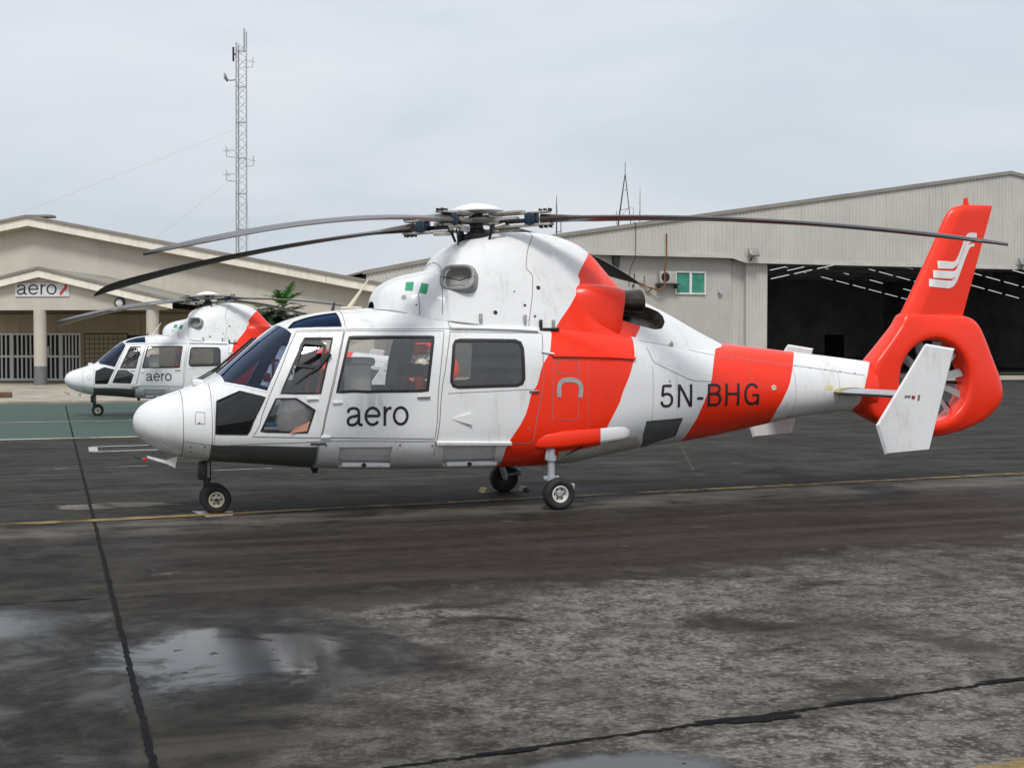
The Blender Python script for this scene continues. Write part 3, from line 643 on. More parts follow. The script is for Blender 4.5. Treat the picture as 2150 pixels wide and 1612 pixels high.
# sliding pane frame and stay on the pilot window
for sd in (-1, 1):
    mb = MB(); ribbon(H, chaikin(BK['paneframe'], 1), 0.034, 0.006, sd, True, mb, lift=0.018, dens=0.02); mb.build('sliding_pane_frame', M['black'], heli)
    mb = MB(); mb.tube([H.P(*q_, sd)+Vector((0, sd*0.03, 0)) for q_ in BK['stay']], [0.005, 0.012, 0.022, 0.034], 8); mb.build('window_stay', M['black'], heli)
    # wipers in front of the centre post
    mb = MB(); a = Vector((0.70, sd*0.16, 1.46)); b = H.P(1.00, H.ty(1.0, 0.20), sd)+H.N(1.0, H.ty(1.0, 0.20), sd)*0.03; c_ = H.P(1.36, H.ty(1.36, 0.13), sd)+H.N(1.36, H.ty(1.36, 0.13), sd)*0.03
    mb.tube([a, a+Vector((0.03, 0, 0.05)), b], 0.010, 6); mb.tube([b-(c_-b)*0.25, b, c_], 0.014, 6); mb.build('wiper', M['black'], heli)
mb = MB(); mb.box((0.70, -0.10, 1.475), (0.13, 0.16, 0.07), bev=0.02); mb.build('wiper_motor_cover', M['white'], heli)

letters_on(H, AERO, 2.193, 2.889, 1.004, 1.218, 'letter', heli)
letters_on(H, REG, 6.055, 7.578, 1.142, 1.418, 'registration_letter', heli)

# ---- upper cowling
red_c = [(5.42, 0.0), (5.36, 0.20)]+BK['redcowlL']+[(4.67, 1.0), (5.75, 1.0)]+BK['redcowlR'][::-1]+[(5.92, 0.62), (5.9, 0.45), (5.80, 0.3), (5.72, 0.0)]
cxs = [2.695, 2.705, 2.72, 2.74, 2.77, 2.81, 2.86, 2.92]
x = 2.98
while x < 7.17: cxs.append(round(x, 3)); x += 0.05 if not (3.36 < x < 3.56) else 0.02
cxs.append(7.2)
def se(a, ra, rb, e=3.2):
    ca, sa = math.cos(a), math.sin(a); return (math.copysign(abs(ca)**(2/e), ca)*ra, math.copysign(abs(sa)**(2/e), sa)*rb)
x0, t0 = BK['intake'][0]; _p = C.P(x0, t0, -1); _n = (C.N(x0, t0, -1)*0.9+Vector((-0.42, 0, 0.02))).normalized(); _u = Vector((0, 0, 1)).cross(_n).normalized(); _w = _n.cross(_u)
ihole = []
for k in range(28):
    q_ = se(2*math.pi*k/28, 0.165, 0.128); pt_ = _p+_u*q_[0]+_w*q_[1]; ihole.append((pt_.x, C.tz(pt_.x, pt_.z)))
cowl = Skin(C, cxs, 34, [('recess', BK['recess']), ('intake_hole', ihole)], [('red', red_c)])
for sd in (-1, 1):
    cw = cowl.mesh('engine_cowling', cowl.part == 'skin', [M['white'], M['red']], sd, heli)
    km = cowl.mat.copy(); cowl.mat[:] = 0
    cowl.mesh('exhaust_recess', cowl.part == 'recess', M['soot'], sd, heli, off=-0.17, rim=0.17); cowl.mat[:] = km
    mb = MB()
    for pts in (BK['seamA'], BK['seamB'], [(3.43, 0.02), (3.43, 0.31)], [(4.60, 0.03), (4.604, 0.207)], [(3.12, 0.55), (3.11, 0.93)]): ribbon(C, pts, 0.008, 0.002, sd, False, mb)
    tag(mb.build('cowling_gap', M['line'], cw), kind='stuff')
    mb = MB()
    for i, (xx, tt) in enumerate(BK['dots']): disc(C, xx, tt, (0.026, 0.017, 0.015, 0.010, 0.030, 0.026, 0.010)[i], mb, 0.003, sd, mi=1 if i == 4 else 0)
    tag(mb.build('drain_hole', [M['black'], M['markgrey']], cw), kind='stuff')
    mb = MB(); ribbon(C, [BK['dots'][5], (BK['dots'][5][0]+0.001, BK['dots'][5][1])], 0.01, mb=mb, sd=sd)
    if sd < 0:
        [patch(C, BK[fk], MB()).build('flag_stripe', M['green'], cw) for fk in ('flag1', 'flag2')]
    # engine air intake: grey lip and recessed throat
    x0, t0 = BK['intake'][0]; p = C.P(x0, t0, sd); n = (C.N(x0, t0, sd)*0.9+Vector((-0.42, 0, 0.02))).normalized()
    u = Vector((0, 0, 1)).cross(n).normalized(); w = n.cross(u); u = u*(-sd)
    nn = 36; rings = []
    for (ra, rb, dz) in ((0.215, 0.172, -0.16), (0.212, 0.170, 0.02), (0.200, 0.160, 0.048), (0.183, 0.146, 0.055), (0.165, 0.130, 0.045), (0.152, 0.118, 0.0), (0.145, 0.112, -0.05), (0.12, 0.09, -0.085), (0.0, 0.0, -0.10)):
        rings.append([p+u*q[0]+w*q[1]+n*dz for q in (se(2*math.pi*k/nn, ra, rb) for k in range(nn))])
    mb = MB(); mb.add([v for r_ in rings for v in r_], [(i*nn+k, i*nn+(k+1) % nn, (i+1)*nn+(k+1) % nn, (i+1)*nn+k) for i in range(len(rings)-1) for k in range(nn)], 0, True)
    it = mb.build('air_intake', M['intake'] if 'intake' in M else M.setdefault('intake', plain('grey intake mesh', (0.30, 0.30, 0.29), 0.5, 0.1, 0.12, 30, 0.2)), heli)
    mb = MB(); mb.tube([p+u*0.205+n*0.052, p+u*0.13+n*0.035, p-u*0.0+n*(-0.05), p-u*0.13+n*0.035, p-u*0.205+n*0.052], 0.006, 6); mb.build('intake_bar', M['black'], it)
    # red engine fairing round the exhaust
    rows = []
    for (xx, yc, zc, hw, hh) in ((4.80, 0.33, 2.25, 0.16, 0.28), (5.0, 0.37, 2.27, 0.235, 0.345), (5.12, 0.395, 2.275, 0.262, 0.362), (5.3, 0.41, 2.27, 0.272, 0.366), (5.48, 0.42, 2.26, 0.270, 0.362), (5.60, 0.425, 2.25, 0.262, 0.355), (5.625, 0.425, 2.25, 0.252, 0.345), (5.615, 0.425, 2.25, 0.215, 0.30), (5.3, 0.42, 2.27, 0.19, 0.25)):
        rows.append([Vector((xx+0.17*q[1]-0.02, sd*(yc+q[0]), zc+q[1]-0.05*(xx-5.2))) for q in (se(2*math.pi*k/40, hw, hh, 3.4) for k in range(40))])
    mb = MB(); mb.add([v for r_ in rows for v in r_], [(i*40+k, i*40+(k+1) % 40, (i+1)*40+(k+1) % 40, (i+1)*40+k) for i in range(len(rows)-1) for k in range(40)], 0, True)
    mb.build('engine_fairing', M['red'], heli, auto=50)
    R = Matrix.Translation((5.40, sd*0.425, 2.40)) @ Matrix.Rotation(math.radians(90), 4, 'Y') @ Matrix.Rotation(math.radians(4*sd), 4, 'X')
    mb = MB(); mb.lathe([(0.150, 0.0), (0.158, 0.3), (0.172, 0.50), (0.178, 0.54), (0.172, 0.545), (0.160, 0.50), (0.14, 0.25), (0.0, 0.22)], R, 32)
    mb.build('exhaust_pipe', M['exhaust'], heli, auto=60)
# roof slot, antennas, lifting points
mb = MB(); ribbon(H, [(2.62, H.ty(2.62, 0.40)), (2.85, H.ty(2.85, 0.52)), (3.1, H.ty(3.1, 0.63)), (3.30, H.ty(3.30, 0.70))], 0.045, 0.003, -1, False, mb); mb.build('roof_slot', M['line'], heli)
mb = MB(); mb.box((2.45, -0.02, 2.325), (0.24, 0.09, 0.03), bev=0.012); mb.tube([(2.43, -0.02, 2.33), (2.55, -0.02, 2.5), (2.66, -0.02, 2.66)], [0.026, 0.016, 0.008], 8); mb.build('roof_antenna', M['cream'], heli)
mb = MB(); mb.tube([(2.28, 0.25, 2.26), (2.31, 0.25, 2.40)], [0.025, 0.008], 6); mb.build('blade_antenna', M['black'], heli)
mb = MB(); mb.tube([(6.66, 0, 0.69), (6.86, -0.06, 0.30)], [0.006, 0.003], 6); mb.build('whip_antenna', M['cream'], heli)
mb = MB(); mb.add([(1.95, -0.012, 0.53), (2.08, -0.012, 0.53), (2.05, -0.012, 0.41), (2.0, -0.012, 0.41), (1.95, 0.012, 0.53), (2.08, 0.012, 0.53), (2.05, 0.012, 0.41), (2.0, 0.012, 0.41)], [(0, 1, 2, 3), (7, 6, 5, 4), (0, 3, 7, 4), (1, 5, 6, 2), (2, 6, 7, 3)]); mb.build('belly_antenna', M['black'], heli)
for (xx, tt, mk) in ((3.79, 0.93, 'markgrey'), (4.33, 0.90, 'markgrey'), (4.52, 0.93, 'black'), (4.68, 0.92, 'markgrey')):
    for sd in (-1, 1):
        p = C.P(xx, tt, sd); mb = MB(); mb.box(p+Vector((0, sd*0.02, 0.02)), (0.035, 0.04, 0.10), bev=0.008); mb.build('deck_fitting', M[mk], heli)
mb = MB(); p = C.P(4.62, 0.955, -1); mb.box(p+Vector((0, -0.03, 0.0)), (0.24, 0.04, 0.03), bev=0.006); mb.build('deck_vent', M['black'], heli)
p = C.P(*BK['aftfast'][0]); mb = MB(); mb.lathe([(0.035, 0), (0.035, 0.012), (0.02, 0.018), (0, 0.018)], Matrix.Translation(p) @ Matrix.Rotation(math.radians(70), 4, 'X'), 16); mb.build('cowling_latch', M['metal'], heli)
mb = MB(); p = H.P(7.80, 0.468); mb.lathe([(0.036, 0), (0.036, 0.008), (0.018, 0.012), (0.012, 0.004), (0, 0.004)], Matrix.Translation(p) @ Matrix.Rotation(math.radians(90), 4, 'X'), 18); mb.build('tie_down_ring', M['cream'], heli)
mb = MB(); patch(H, [(8.62, 0.44), (8.74, 0.44), (8.74, 0.485), (8.62, 0.485)], mb); mb.build('yellow_decal', plain('faded yellow decal', (0.66, 0.60, 0.30), 0.5), heli)

# ---- rotor head, blades
RM = Matrix.Translation((3.984, 0, 3.368)) @ Matrix.Rotation(-0.0362, 4, 'Y')
mb = MB()
mb.lathe([(0.105, -0.36), (0.10, -0.24), (0.12, -0.20), (0.12, -0.10), (0.085, -0.08), (0.085, 0.10), (0.0, 0.10)], RM, 24, 0)
mb.lathe([(0.0, -0.15), (0.20, -0.15), (0.22, -0.17), (0.22, -0.21), (0.15, -0.24), (0.0, -0.24)], RM, 24, 0)
for k in range(9):
    a = k*0.7; mb.box(RM @ Vector((0.13*math.cos(a), 0.13*math.sin(a), -0.27)), (0.05, 0.05, 0.11))
mb.build('rotor_mast', M['hubdark'], heli)
mb = MB(); mb.lathe([(0.0, 0.225), (0.10, 0.218), (0.20, 0.192), (0.29, 0.155), (0.335, 0.128), (0.335, 0.116), (0.28, 0.125), (0.0, 0.13)], RM, 36); mb.build('rotor_cap', M['white'], heli)
mb = MB(); mb.lathe([(0.0, 0.045), (0.20, 0.045), (0.235, 0.03), (0.235, 0.02), (0.15, -0.02), (0.0, -0.02)], RM, 36); mb.build('hub_plate', plain('grey hub plate', (0.33, 0.34, 0.34), 0.45, 0.2), heli)
for k in range(4):
    th = 0.7456+k*math.pi/2; er = Vector((math.cos(th), -math.sin(th), 0)); le = er.cross(Vector((0, 0, 1)))
    A = RM @ Matrix((( er.x, le.x, 0, 0), (er.y, le.y, 0, 0), (0, 0, 1, 0), (0, 0, 0, 1)))
    mb = MB()
    AR = A.to_3x3()
    def bx(r0, r1, y, w, z, hh, mi, bev=0.006): mb.box(A @ Vector(((r0+r1)/2, y, z)), (r1-r0, w, hh), mi, AR, bev)
    bx(0.20, 0.62, 0, 0.16, 0.083, 0.030, 1); bx(0.24, 0.95, 0, 0.13, 0.060, 0.022, 1); bx(0.30, 0.98, 0, 0.13, -0.085, 0.028, 1)
    bx(0.16, 0.55, 0, 0.10, 0.005, 0.045, 1); bx(0.34, 0.66, 0.05, 0.05, -0.03, 0.05, 3)
    bx(0.66, 0.79, 0, 0.17, -0.012, 0.125, 2, 0.012); bx(0.70, 0.75, 0, 0.19, -0.012, 0.15, 2, 0.012)
    for rr in (0.84, 0.90, 0.96):
        for zz in (0.083, -0.110):
            p = A @ Vector((rr, 0.03, zz)); mb.cyl(p-Vector((0, 0, 0.016)), p+Vector((0, 0, 0.016)), 0.014, n=8, mi=0)
            p = A @ Vector((rr, -0.03, zz)); mb.cyl(p-Vector((0, 0, 0.016)), p+Vector((0, 0, 0.016)), 0.014, n=8, mi=0)
    # pitch horn and link
    a_ = A @ Vector((0.42, 0.10, -0.06)); b_ = A @ Vector((0.30, 0.20, -0.10)); c_ = A @ Vector((0.24, 0.17, -0.24))
    mb.cyl(a_, b_, 0.022, n=8, mi=1); mb.cyl(b_, c_, 0.016, n=8, mi=0); mb.cyl(A @ Vector((0.30, -0.03, -0.12)), A @ Vector((0.55, -0.05, -0.11)), 0.026, n=10, mi=1)
    mb.box(b_, (0.05, 0.05, 0.05), 0)
    mb.build('rotor_arm', [M['hubdark'], M['huball'], M['blue'], M['hubdark']], heli)
    # blade
    sts = [0.84, 0.95, 1.05, 1.2, 1.4]+[1.4+(5.97-1.4)*q/30 for q in range(1, 31)]
    AF = [(1.0, 0.0), (0.80, 0.020), (0.55, 0.044), (0.30, 0.059), (0.12, 0.048), (0.03, 0.026), (0.0, 0.0), (0.03, -0.022), (0.12, -0.036), (0.30, -0.042), (0.55, -0.034), (0.80, -0.016)]
    rows = []
    for r_ in sts:
        q = r_/5.97; ch = 0.385
        if r_ < 1.4: ch = 0.17+(0.385-0.17)*max(0, (r_-0.95)/0.45)**1.0 if r_ > 0.95 else 0.17
        tip = 1.0
        if r_ > 5.15: s_ = (r_-5.15)/0.82; tip = 0.03+0.97*(1-s_**2.0)
        thk = 1.35 if r_ > 1.4 else 1.35+1.6*(1.4-r_)/0.56
        tw = math.radians(7-11*q); dz = -0.609*q*q*(1.0 if r_ > 0.9 else 1.0)
        row = []
        for (cx, cz) in AF:
            y_ = ch*(0.25-cx) if tip == 1.0 else 0.385*0.25-0.02*(1-tip)-ch*tip*cx
            z_ = cz*0.385*thk*(0.55+0.45*tip)
            row.append(A @ Vector((r_, y_*math.cos(tw)-z_*math.sin(tw), dz+y_*math.sin(tw)+z_*math.cos(tw)-0.012)))
        rows.append(row)
    n_ = len(AF); mb = MB()
    for i in range(len(rows)-1):
        mb.add(rows[i]+rows[i+1], [(j, (j+1) % n_, n_+(j+1) % n_, n_+j) for j in range(n_)], 1 if sts[i] < 1.19 else 0, True)
    mb.add(rows[0], [tuple(range(n_))], 1); mb.add(rows[-1], [tuple(range(n_))], 0)
    o = mb.build('rotor_blade', [M['blade'], M['bladeroot']], heli)
    bm = bmesh.new(); bm.from_mesh(o.data); bmesh.ops.remove_doubles(bm, verts=bm.verts, dist=1e-5); bmesh.ops.recalc_face_normals(bm, faces=bm.faces); bm.to_mesh(o.data); bm.free()
    o.data.polygons.foreach_set('use_smooth', [True]*len(o.data.polygons)); o.data.set_sharp_from_angle(angle=math.radians(50))
mb = MB(); mb.tube([(3.66, -0.25, 3.30), (3.70, -0.22, 3.02)], 0.008, 6); mb.tube([(3.78, -0.05, 3.28), (3.74, -0.08, 3.05)], 0.03, 8); mb.build('scissor_link', M['hubdark'], heli)

# ---- fin, fan shroud, tail planes
fle = pchip([2.0, 2.18, 2.30, 3.29, 3.60, 3.70, 3.76, 3.80, 3.825], [9.78, 9.90, 9.97, 10.50, 10.655, 10.715, 10.78, 10.87, 11.0])
fte = pchip([2.0, 2.30, 3.825], [10.89, 10.98, 11.46])
def fin_y(xx, zz):
    a, b = fle(zz), fte(zz); s_ = min(max((xx-a)/(b-a), 0), 1); T = 0.125-0.05*(zz-2.0)/1.8
    if zz > 3.70: T *= math.sqrt(max(0.0, 1-((zz-3.70)/0.128)**2))*0.85+0.15
    return T*(1.0*math.sqrt(s_)*2.97*0.5-0.63*s_*1.0-1.758*s_*s_+1.4215*2*s_**3*0.5-0.5*s_**4*0.5)*1.55 if False else T*(min(1.0, (s_/0.22)**0.5) if s_ < 0.22 else 1-0.88*((s_-0.22)/0.78)**1.25)
zs = [2.0+1.70*k/22 for k in range(23)]+[3.72, 3.74, 3.76, 3.78, 3.80, 3.812, 3.822, 3.8265]
ss = [(k/26)**1.6 for k in range(27)]
vs = []; fs = []; nrow = len(ss)
for sd in (-1, 1):
    b = len(vs)
    for zz in zs:
        for s_ in ss:
            xx = fle(zz)+(fte(zz)-fle(zz))*s_; vs.append((xx, sd*fin_y(xx, zz), zz))
    fs += [(b+i*nrow+k, b+i*nrow+k+1, b+(i+1)*nrow+k+1, b+(i+1)*nrow+k) for i in range(len(zs)-1) for k in range(nrow-1)]
L0 = 0; L1 = len(zs)*nrow
fs += [(L0+i*nrow+nrow-1, L0+(i+1)*nrow+nrow-1, L1+(i+1)*nrow+nrow-1, L1+i*nrow+nrow-1) for i in range(len(zs)-1)]
fs += [(L0+(len(zs)-1)*nrow+k, L0+(len(zs)-1)*nrow+k+1, L1+(len(zs)-1)*nrow+k+1, L1+(len(zs)-1)*nrow+k) for k in range(nrow-1)]
mb = MB(); mb.add(vs, fs, 0, True); fin = mb.build('tail_fin', M['red'], heli)
bm = bmesh.new(); bm.from_mesh(fin.data); bmesh.ops.remove_doubles(bm, verts=bm.verts, dist=1e-4); bmesh.ops.recalc_face_normals(bm, faces=bm.faces); bm.to_mesh(fin.data); bm.free()
fin.data.set_sharp_from_angle(angle=math.radians(60))
mb = MB(); mb.cyl((11.03, 0, 3.81), (11.02, 0, 3.915), 0.042, 0.030, 14); mb.build('beacon_stub', M['red'], fin)
# white fin emblem: three bars that bend upwards
EM = [[(10.501,2.986,0.085),(10.62,2.986,0.085),(10.747,2.984,0.08),(10.803,3.004,0.061),(10.845,3.048,0.052),(10.887,3.13,0.045),(10.934,3.235,0.042),(10.973,3.331,0.042),(10.993,3.37,0.043),(11.03,3.4,0.048),(11.084,3.408,0.052),(11.179,3.404,0.053)],[(10.43,2.86,0.085),(10.565,2.855,0.085),(10.748,2.852,0.086),(10.805,2.872,0.064),(10.85,2.915,0.052),(10.908,3.038,0.043),(10.972,3.182,0.038),(11.008,3.278,0.038),(11.036,3.319,0.036),(11.082,3.337,0.036),(11.151,3.339,0.036)],[(10.364,2.741,0.085),(10.51,2.729,0.085),(10.693,2.72,0.085),(10.758,2.733,0.071),(10.82,2.786,0.052),(10.881,2.916,0.043),(10.959,3.093,0.04),(11.02,3.218,0.04),(11.054,3.257,0.035),(11.1,3.273,0.034),(11.14,3.274,0.033)]]
mb = MB()
for strip in EM:
    st2 = []
    for a, b in zip(strip[:-1], strip[1:]):
        k_ = max(1, int(math.hypot(b[0]-a[0], b[1]-a[1])/0.012)); st2 += [tuple(a[m_]+(b[m_]-a[m_])*j/k_ for m_ in range(3)) for j in range(k_)]
    strip = st2+[strip[-1]]
    rows = []
    for i, (xx, zz, w_) in enumerate(strip):
        a = strip[max(i-1, 0)]; b = strip[min(i+1, len(strip)-1)]; d = Vector((b[0]-a[0], b[1]-a[1])).normalized(); nx, nz = -d.y, d.x
        w_ *= 1.22; rows.append([(xx+nx*w_/2, zz+nz*w_/2), (xx-nx*w_/2, zz-nz*w_/2)])
    vs = []
    for r_ in rows:
        for (xx, zz) in r_: vs.append((xx, -fin_y(xx, zz)-0.007, zz))
    mb.add(vs, [(2*i, 2*i+1, 2*i+3, 2*i+2) for i in range(len(rows)-1)])
mb.build('fin_emblem', plain('white emblem', (0.78, 0.76, 0.74), 0.4), fin)
# shroud: fat rounded ring round the fan duct
outl = [(9.28, 1.02), (9.48, 0.91), (9.65, 0.83), (10.0, 0.715), (10.34, 0.655), (10.55, 0.65), (10.72, 0.67), (10.95, 0.72), (11.16, 0.785), (11.36, 0.88), (11.47, 0.97), (11.58, 1.06), (11.635, 1.18), (11.625, 1.30), (11.59, 1.43),
        (11.47, 1.68), (11.34, 1.96), (11.25, 2.13), (11.18, 2.215), (11.09, 2.275), (10.98, 2.30), (10.6, 2.33), (10.2, 2.35), (9.98, 2.33), (9.90, 2.18), (9.68, 1.92), (9.46, 1.67), (9.40, 1.50), (9.32, 1.25)]
cx0, cz0 = 10.43, 1.42
def ray_R(a):
    d = (math.cos(a), math.sin(a)); best = 0
    for i in range(len(outl)):
        (x1, z1), (x2, z2) = outl[i], outl[(i+1) % len(outl)]
        ex, ez = x2-x1, z2-z1; den = d[0]*ez-d[1]*ex
        if abs(den) < 1e-9: continue
        t_ = ((x1-cx0)*ez-(z1-cz0)*ex)/den; u_ = ((x1-cx0)*d[1]-(z1-cz0)*d[0])/den
        if t_ > 0 and -1e-6 <= u_ <= 1+1e-6: best = max(best, t_)
    return best
NA = 120; Rr = [ray_R(2*math.pi*k/NA) for k in range(NA)]
Rr = [sum(Rr[(k+j) % NA]*w_ for j, w_ in ((-1, .2), (0, .6), (1, .2))) for k in range(NA)]
prof_n = 0; vs = []
for k in range(NA):
    a = 2*math.pi*k/NA; R_ = Rr[k]; ca, sa = math.cos(a), math.sin(a)
    fr = max(0, math.cos(a-math.pi))**2; tp = max(0, math.cos(a-math.pi*0.62))**6
    T = 0.172; E_ = 0.085+0.11*fr+0.02*tp
    pf = [(0.556, 0.0), (0.556, 0.10), (0.558, 0.130), (0.566, 0.152), (0.580, 0.166), (0.600, 0.172), (0.665, T)]
    for q in (0.25, 0.45, 0.65, 0.8): pf.append((0.665+(R_-0.665)*q, T+(E_*1.04-T)*q**1.15))
    pf += [(R_-0.028*min(1, (R_-0.6)/0.2), E_*0.96), (R_-0.010, E_*0.76), (R_-0.002, E_*0.40), (R_, 0.0)]
    full = [(r_, -y_) for r_, y_ in pf]+[(r_, y_) for r_, y_ in pf[::-1][1:-1]]
    prof_n = len(full)
    for r_, y_ in full: vs.append((cx0+ca*r_, y_, cz0+sa*r_))
fs = [(k*prof_n+j, k*prof_n+(j+1) % prof_n, ((k+1) % NA)*prof_n+(j+1) % prof_n, ((k+1) % NA)*prof_n+j) for k in range(NA) for j in range(prof_n)]
mb = MB(); mb.add(vs, fs, 0, True); shroud = mb.build('fan_shroud', M['red'], heli, auto=70)
R = Matrix.Translation((cx0, 0, cz0)) @ Matrix.Rotation(math.radians(90), 4, 'X')
mb = MB(); mb.lathe([(0.0, 0.20), (0.08, 0.193), (0.15, 0.168), (0.195, 0.12), (0.205, 0.03), (0.19, -0.12), (0.10, -0.16), (0, -0.16)], R, 28); fan = mb.build('tail_fan_hub', M['cream'], heli)
for k in range(11):
    a = 2*math.pi*k/11+0.2; mb = MB(); ca, sa = math.cos(a), math.sin(a); rows = []
    for r_, ch, tw in ((0.18, 0.05, 50), (0.23, 0.06, 42), (0.26, 0.115, 36), (0.40, 0.115, 30), (0.535, 0.115, 26)):
        t_ = math.radians(tw); pts = []
        for e, th_ in ((-0.5, 0.0), (0.0, 0.008), (0.5, 0.0), (0.0, -0.008)):
            tl = e*ch*math.cos(t_)-th_*math.sin(t_); ax = e*ch*math.sin(t_)+th_*math.cos(t_)
            pts.append((cx0+ca*r_-sa*tl, ax-0.03, cz0+sa*r_+ca*tl))
        rows.append(pts)
    for i in range(len(rows)-1): mb.add(rows[i]+rows[i+1], [(j, (j+1) % 4, 4+(j+1) % 4, 4+j) for j in range(4)])
    mb.build('fan_blade', M['fanblade'], fan)
for k in range(10):
    a = 2*math.pi*k/10+0.55; ca, sa = math.cos(a), math.sin(a); mb = MB()
    mb.cyl((cx0+ca*0.12, 0.09, cz0+sa*0.12), (cx0+ca*0.552, 0.11, cz0+sa*0.552), 0.017, n=8); mb.build('stator_vane', M['hubdark'], shroud)
mb = MB()
prof = [(0.0, 0.0), (0.03, 0.028), (0.12, 0.048), (0.25, 0.052), (0.45, 0.036), (0.62, 0.0), (0.45, -0.026), (0.25, -0.042), (0.12, -0.040), (0.03, -0.024)]
rows = [[(8.74+0.03*abs(y_)+px_, y_, 1.285+pz_) for px_, pz_ in prof] for y_ in (-1.60, -0.8, -0.2, 0.2, 0.8, 1.60)]
for i in range(5): mb.add(rows[i]+rows[i+1], [(j, (j+1) % 10, 10+(j+1) % 10, 10+j) for j in range(10)], 0, True)
mb.build('tailplane', M['legpaint'], heli)
mb = MB(); rr_ = [[(8.735+0.03*abs(y_)+px_*1.02, y_, 1.285+pz_*1.12) for px_, pz_ in prof] for y_ in (-0.46, -0.20)]; mb.add(rr_[0]+rr_[1], [(j, (j+1) % 10, 10+(j+1) % 10, 10+j) for j in range(10)], 0, True); mb.build('tailplane_root', M['yellowed'], heli)
for sd in (-1, 1):
    mb = MB(); po = [(9.21, 1.91), (9.63, 1.85), (9.27, 0.61), (8.64, 0.575), (8.51, 0.93)]
    n_ = 5; ce = (sum(p[0] for p in po)/5, sum(p[1] for p in po)/5)
    ins = [(ce[0]+(p[0]-ce[0])*0.94, ce[1]+(p[1]-ce[1])*0.97) for p in po]
    y0 = sd*1.60
    vs = [(p[0], y0, p[1]) for p in po]+[(p[0], y0+0.022, p[1]) for p in ins]+[(p[0], y0-0.022, p[1]) for p in ins]
    fs = [(5, 6, 7, 8, 9), (14, 13, 12, 11, 10)]+[(i, (i+1) % 5, 5+(i+1) % 5, 5+i) for i in range(5)]+[(i, 10+i, 10+(i+1) % 5, (i+1) % 5) for i in range(5)]
    mb.add(vs, fs); ep = mb.build('end_plate', M['white'], heli)
    if sd < 0:
        mb = MB(); yy = y0-0.0255
        mb.add([(9.00, yy, 1.24), (9.045, yy, 1.24), (9.045, yy, 1.28), (9.00, yy, 1.28)], [(0, 1, 2, 3)], 0)
        mb.add([(9.08, yy, 1.22), (9.11, yy, 1.22), (9.12, yy, 1.29), (9.09, yy, 1.29)], [(0, 1, 2, 3)], 1)
        for q in range(4): mb.add([(8.90+q*0.022, yy, 1.25+0.008*(q % 2)), (8.915+q*0.022, yy, 1.25+0.008*(q % 2)), (8.915+q*0.022, yy, 1.285), (8.90+q*0.022, yy, 1.285)], [(0, 1, 2, 3)], 2)
        mb.build('warning_sticker', [plain('dark red print', (0.22, 0.01, 0.015), 0.5), plain('brown print', (0.20, 0.12, 0.10), 0.5), M['ink']], ep)

# ---- landing gear
for sd in (-1, 1):
    rows = []
    spx = [(4.33, 0.01, 0.01), (4.36, 0.06, 0.06), (4.42, 0.10, 0.085), (4.55, 0.125, 0.10), (4.75, 0.135, 0.108), (5.0, 0.138, 0.110), (5.22, 0.138, 0.110), (5.42, 0.135, 0.105), (5.55, 0.125, 0.10), (5.64, 0.10, 0.085), (5.67, 0.05, 0.05), (5.675, 0.01, 0.01)]
    for xx, hw, hh in spx:
        yc = 0.875-0.19*max(0, xx-4.75)
        rows.append([Vector((xx, sd*(yc+q[0]), 0.785+0.075*max(0, xx-4.5)+q[1])) for q in (se(2*math.pi*k/24, hw, hh, 4.0) for k in range(24))])
    mb = MB()
    for i in range(len(rows)-1): mb.add(rows[i]+rows[i+1], [(k, (k+1) % 24, 24+(k+1) % 24, 24+k) for k in range(24)], 0 if spx[i][0] < 5.2 else 1, True)
    o = mb.build('gear_sponson', [M['red'], M['white']], heli)
    bm = bmesh.new(); bm.from_mesh(o.data); bmesh.ops.remove_doubles(bm, verts=bm.verts, dist=1e-5); bmesh.ops.recalc_face_normals(bm, faces=bm.faces); bm.to_mesh(o.data); bm.free()
    yy = sd*0.93
    mb = MB(); mb.cyl((4.60, yy, 0.72), (4.60, yy, 0.34), 0.043, n=18); mb.cyl((4.60, yy, 0.62), (4.60, yy, 0.56), 0.060, n=18); mb.cyl((4.60, yy, 0.385), (4.60, yy, 0.33), 0.066, n=18)
    mb.cyl((4.56, yy, 0.73), (4.545, yy, 0.57), 0.024, n=10); mb.box((4.60, yy, 0.36), (0.19, 0.05, 0.05), bev=0.012); mb.cyl((4.60, yy, 0.36), (4.66, yy, 0.19), 0.045, n=14)
    mb.tube([(4.66, yy, 0.36), (4.80, yy, 0.31), (4.86, yy, 0.25)], 0.016, 8); mb.tube([(4.66, yy, 0.22), (4.80, yy, 0.235), (4.86, yy, 0.25)], 0.016, 8); mb.box((4.86, yy, 0.25), (0.04, 0.07, 0.08), bev=0.01)
    leg = mb.build('main_gear_leg', M['legpaint'], heli)
    mb = MB(); mb.tube([(4.68, yy, 0.56), (4.78, yy, 0.62), (5.0, yy*0.95, 0.70)], 0.010, 6); mb.build('brake_hose', M['black'], leg)
    mb = MB(); mb.cyl((4.66, sd*0.90, 0.187), (4.66, sd*1.06, 0.187), 0.03, n=10); mb.build('axle', M['legpaint'], leg)
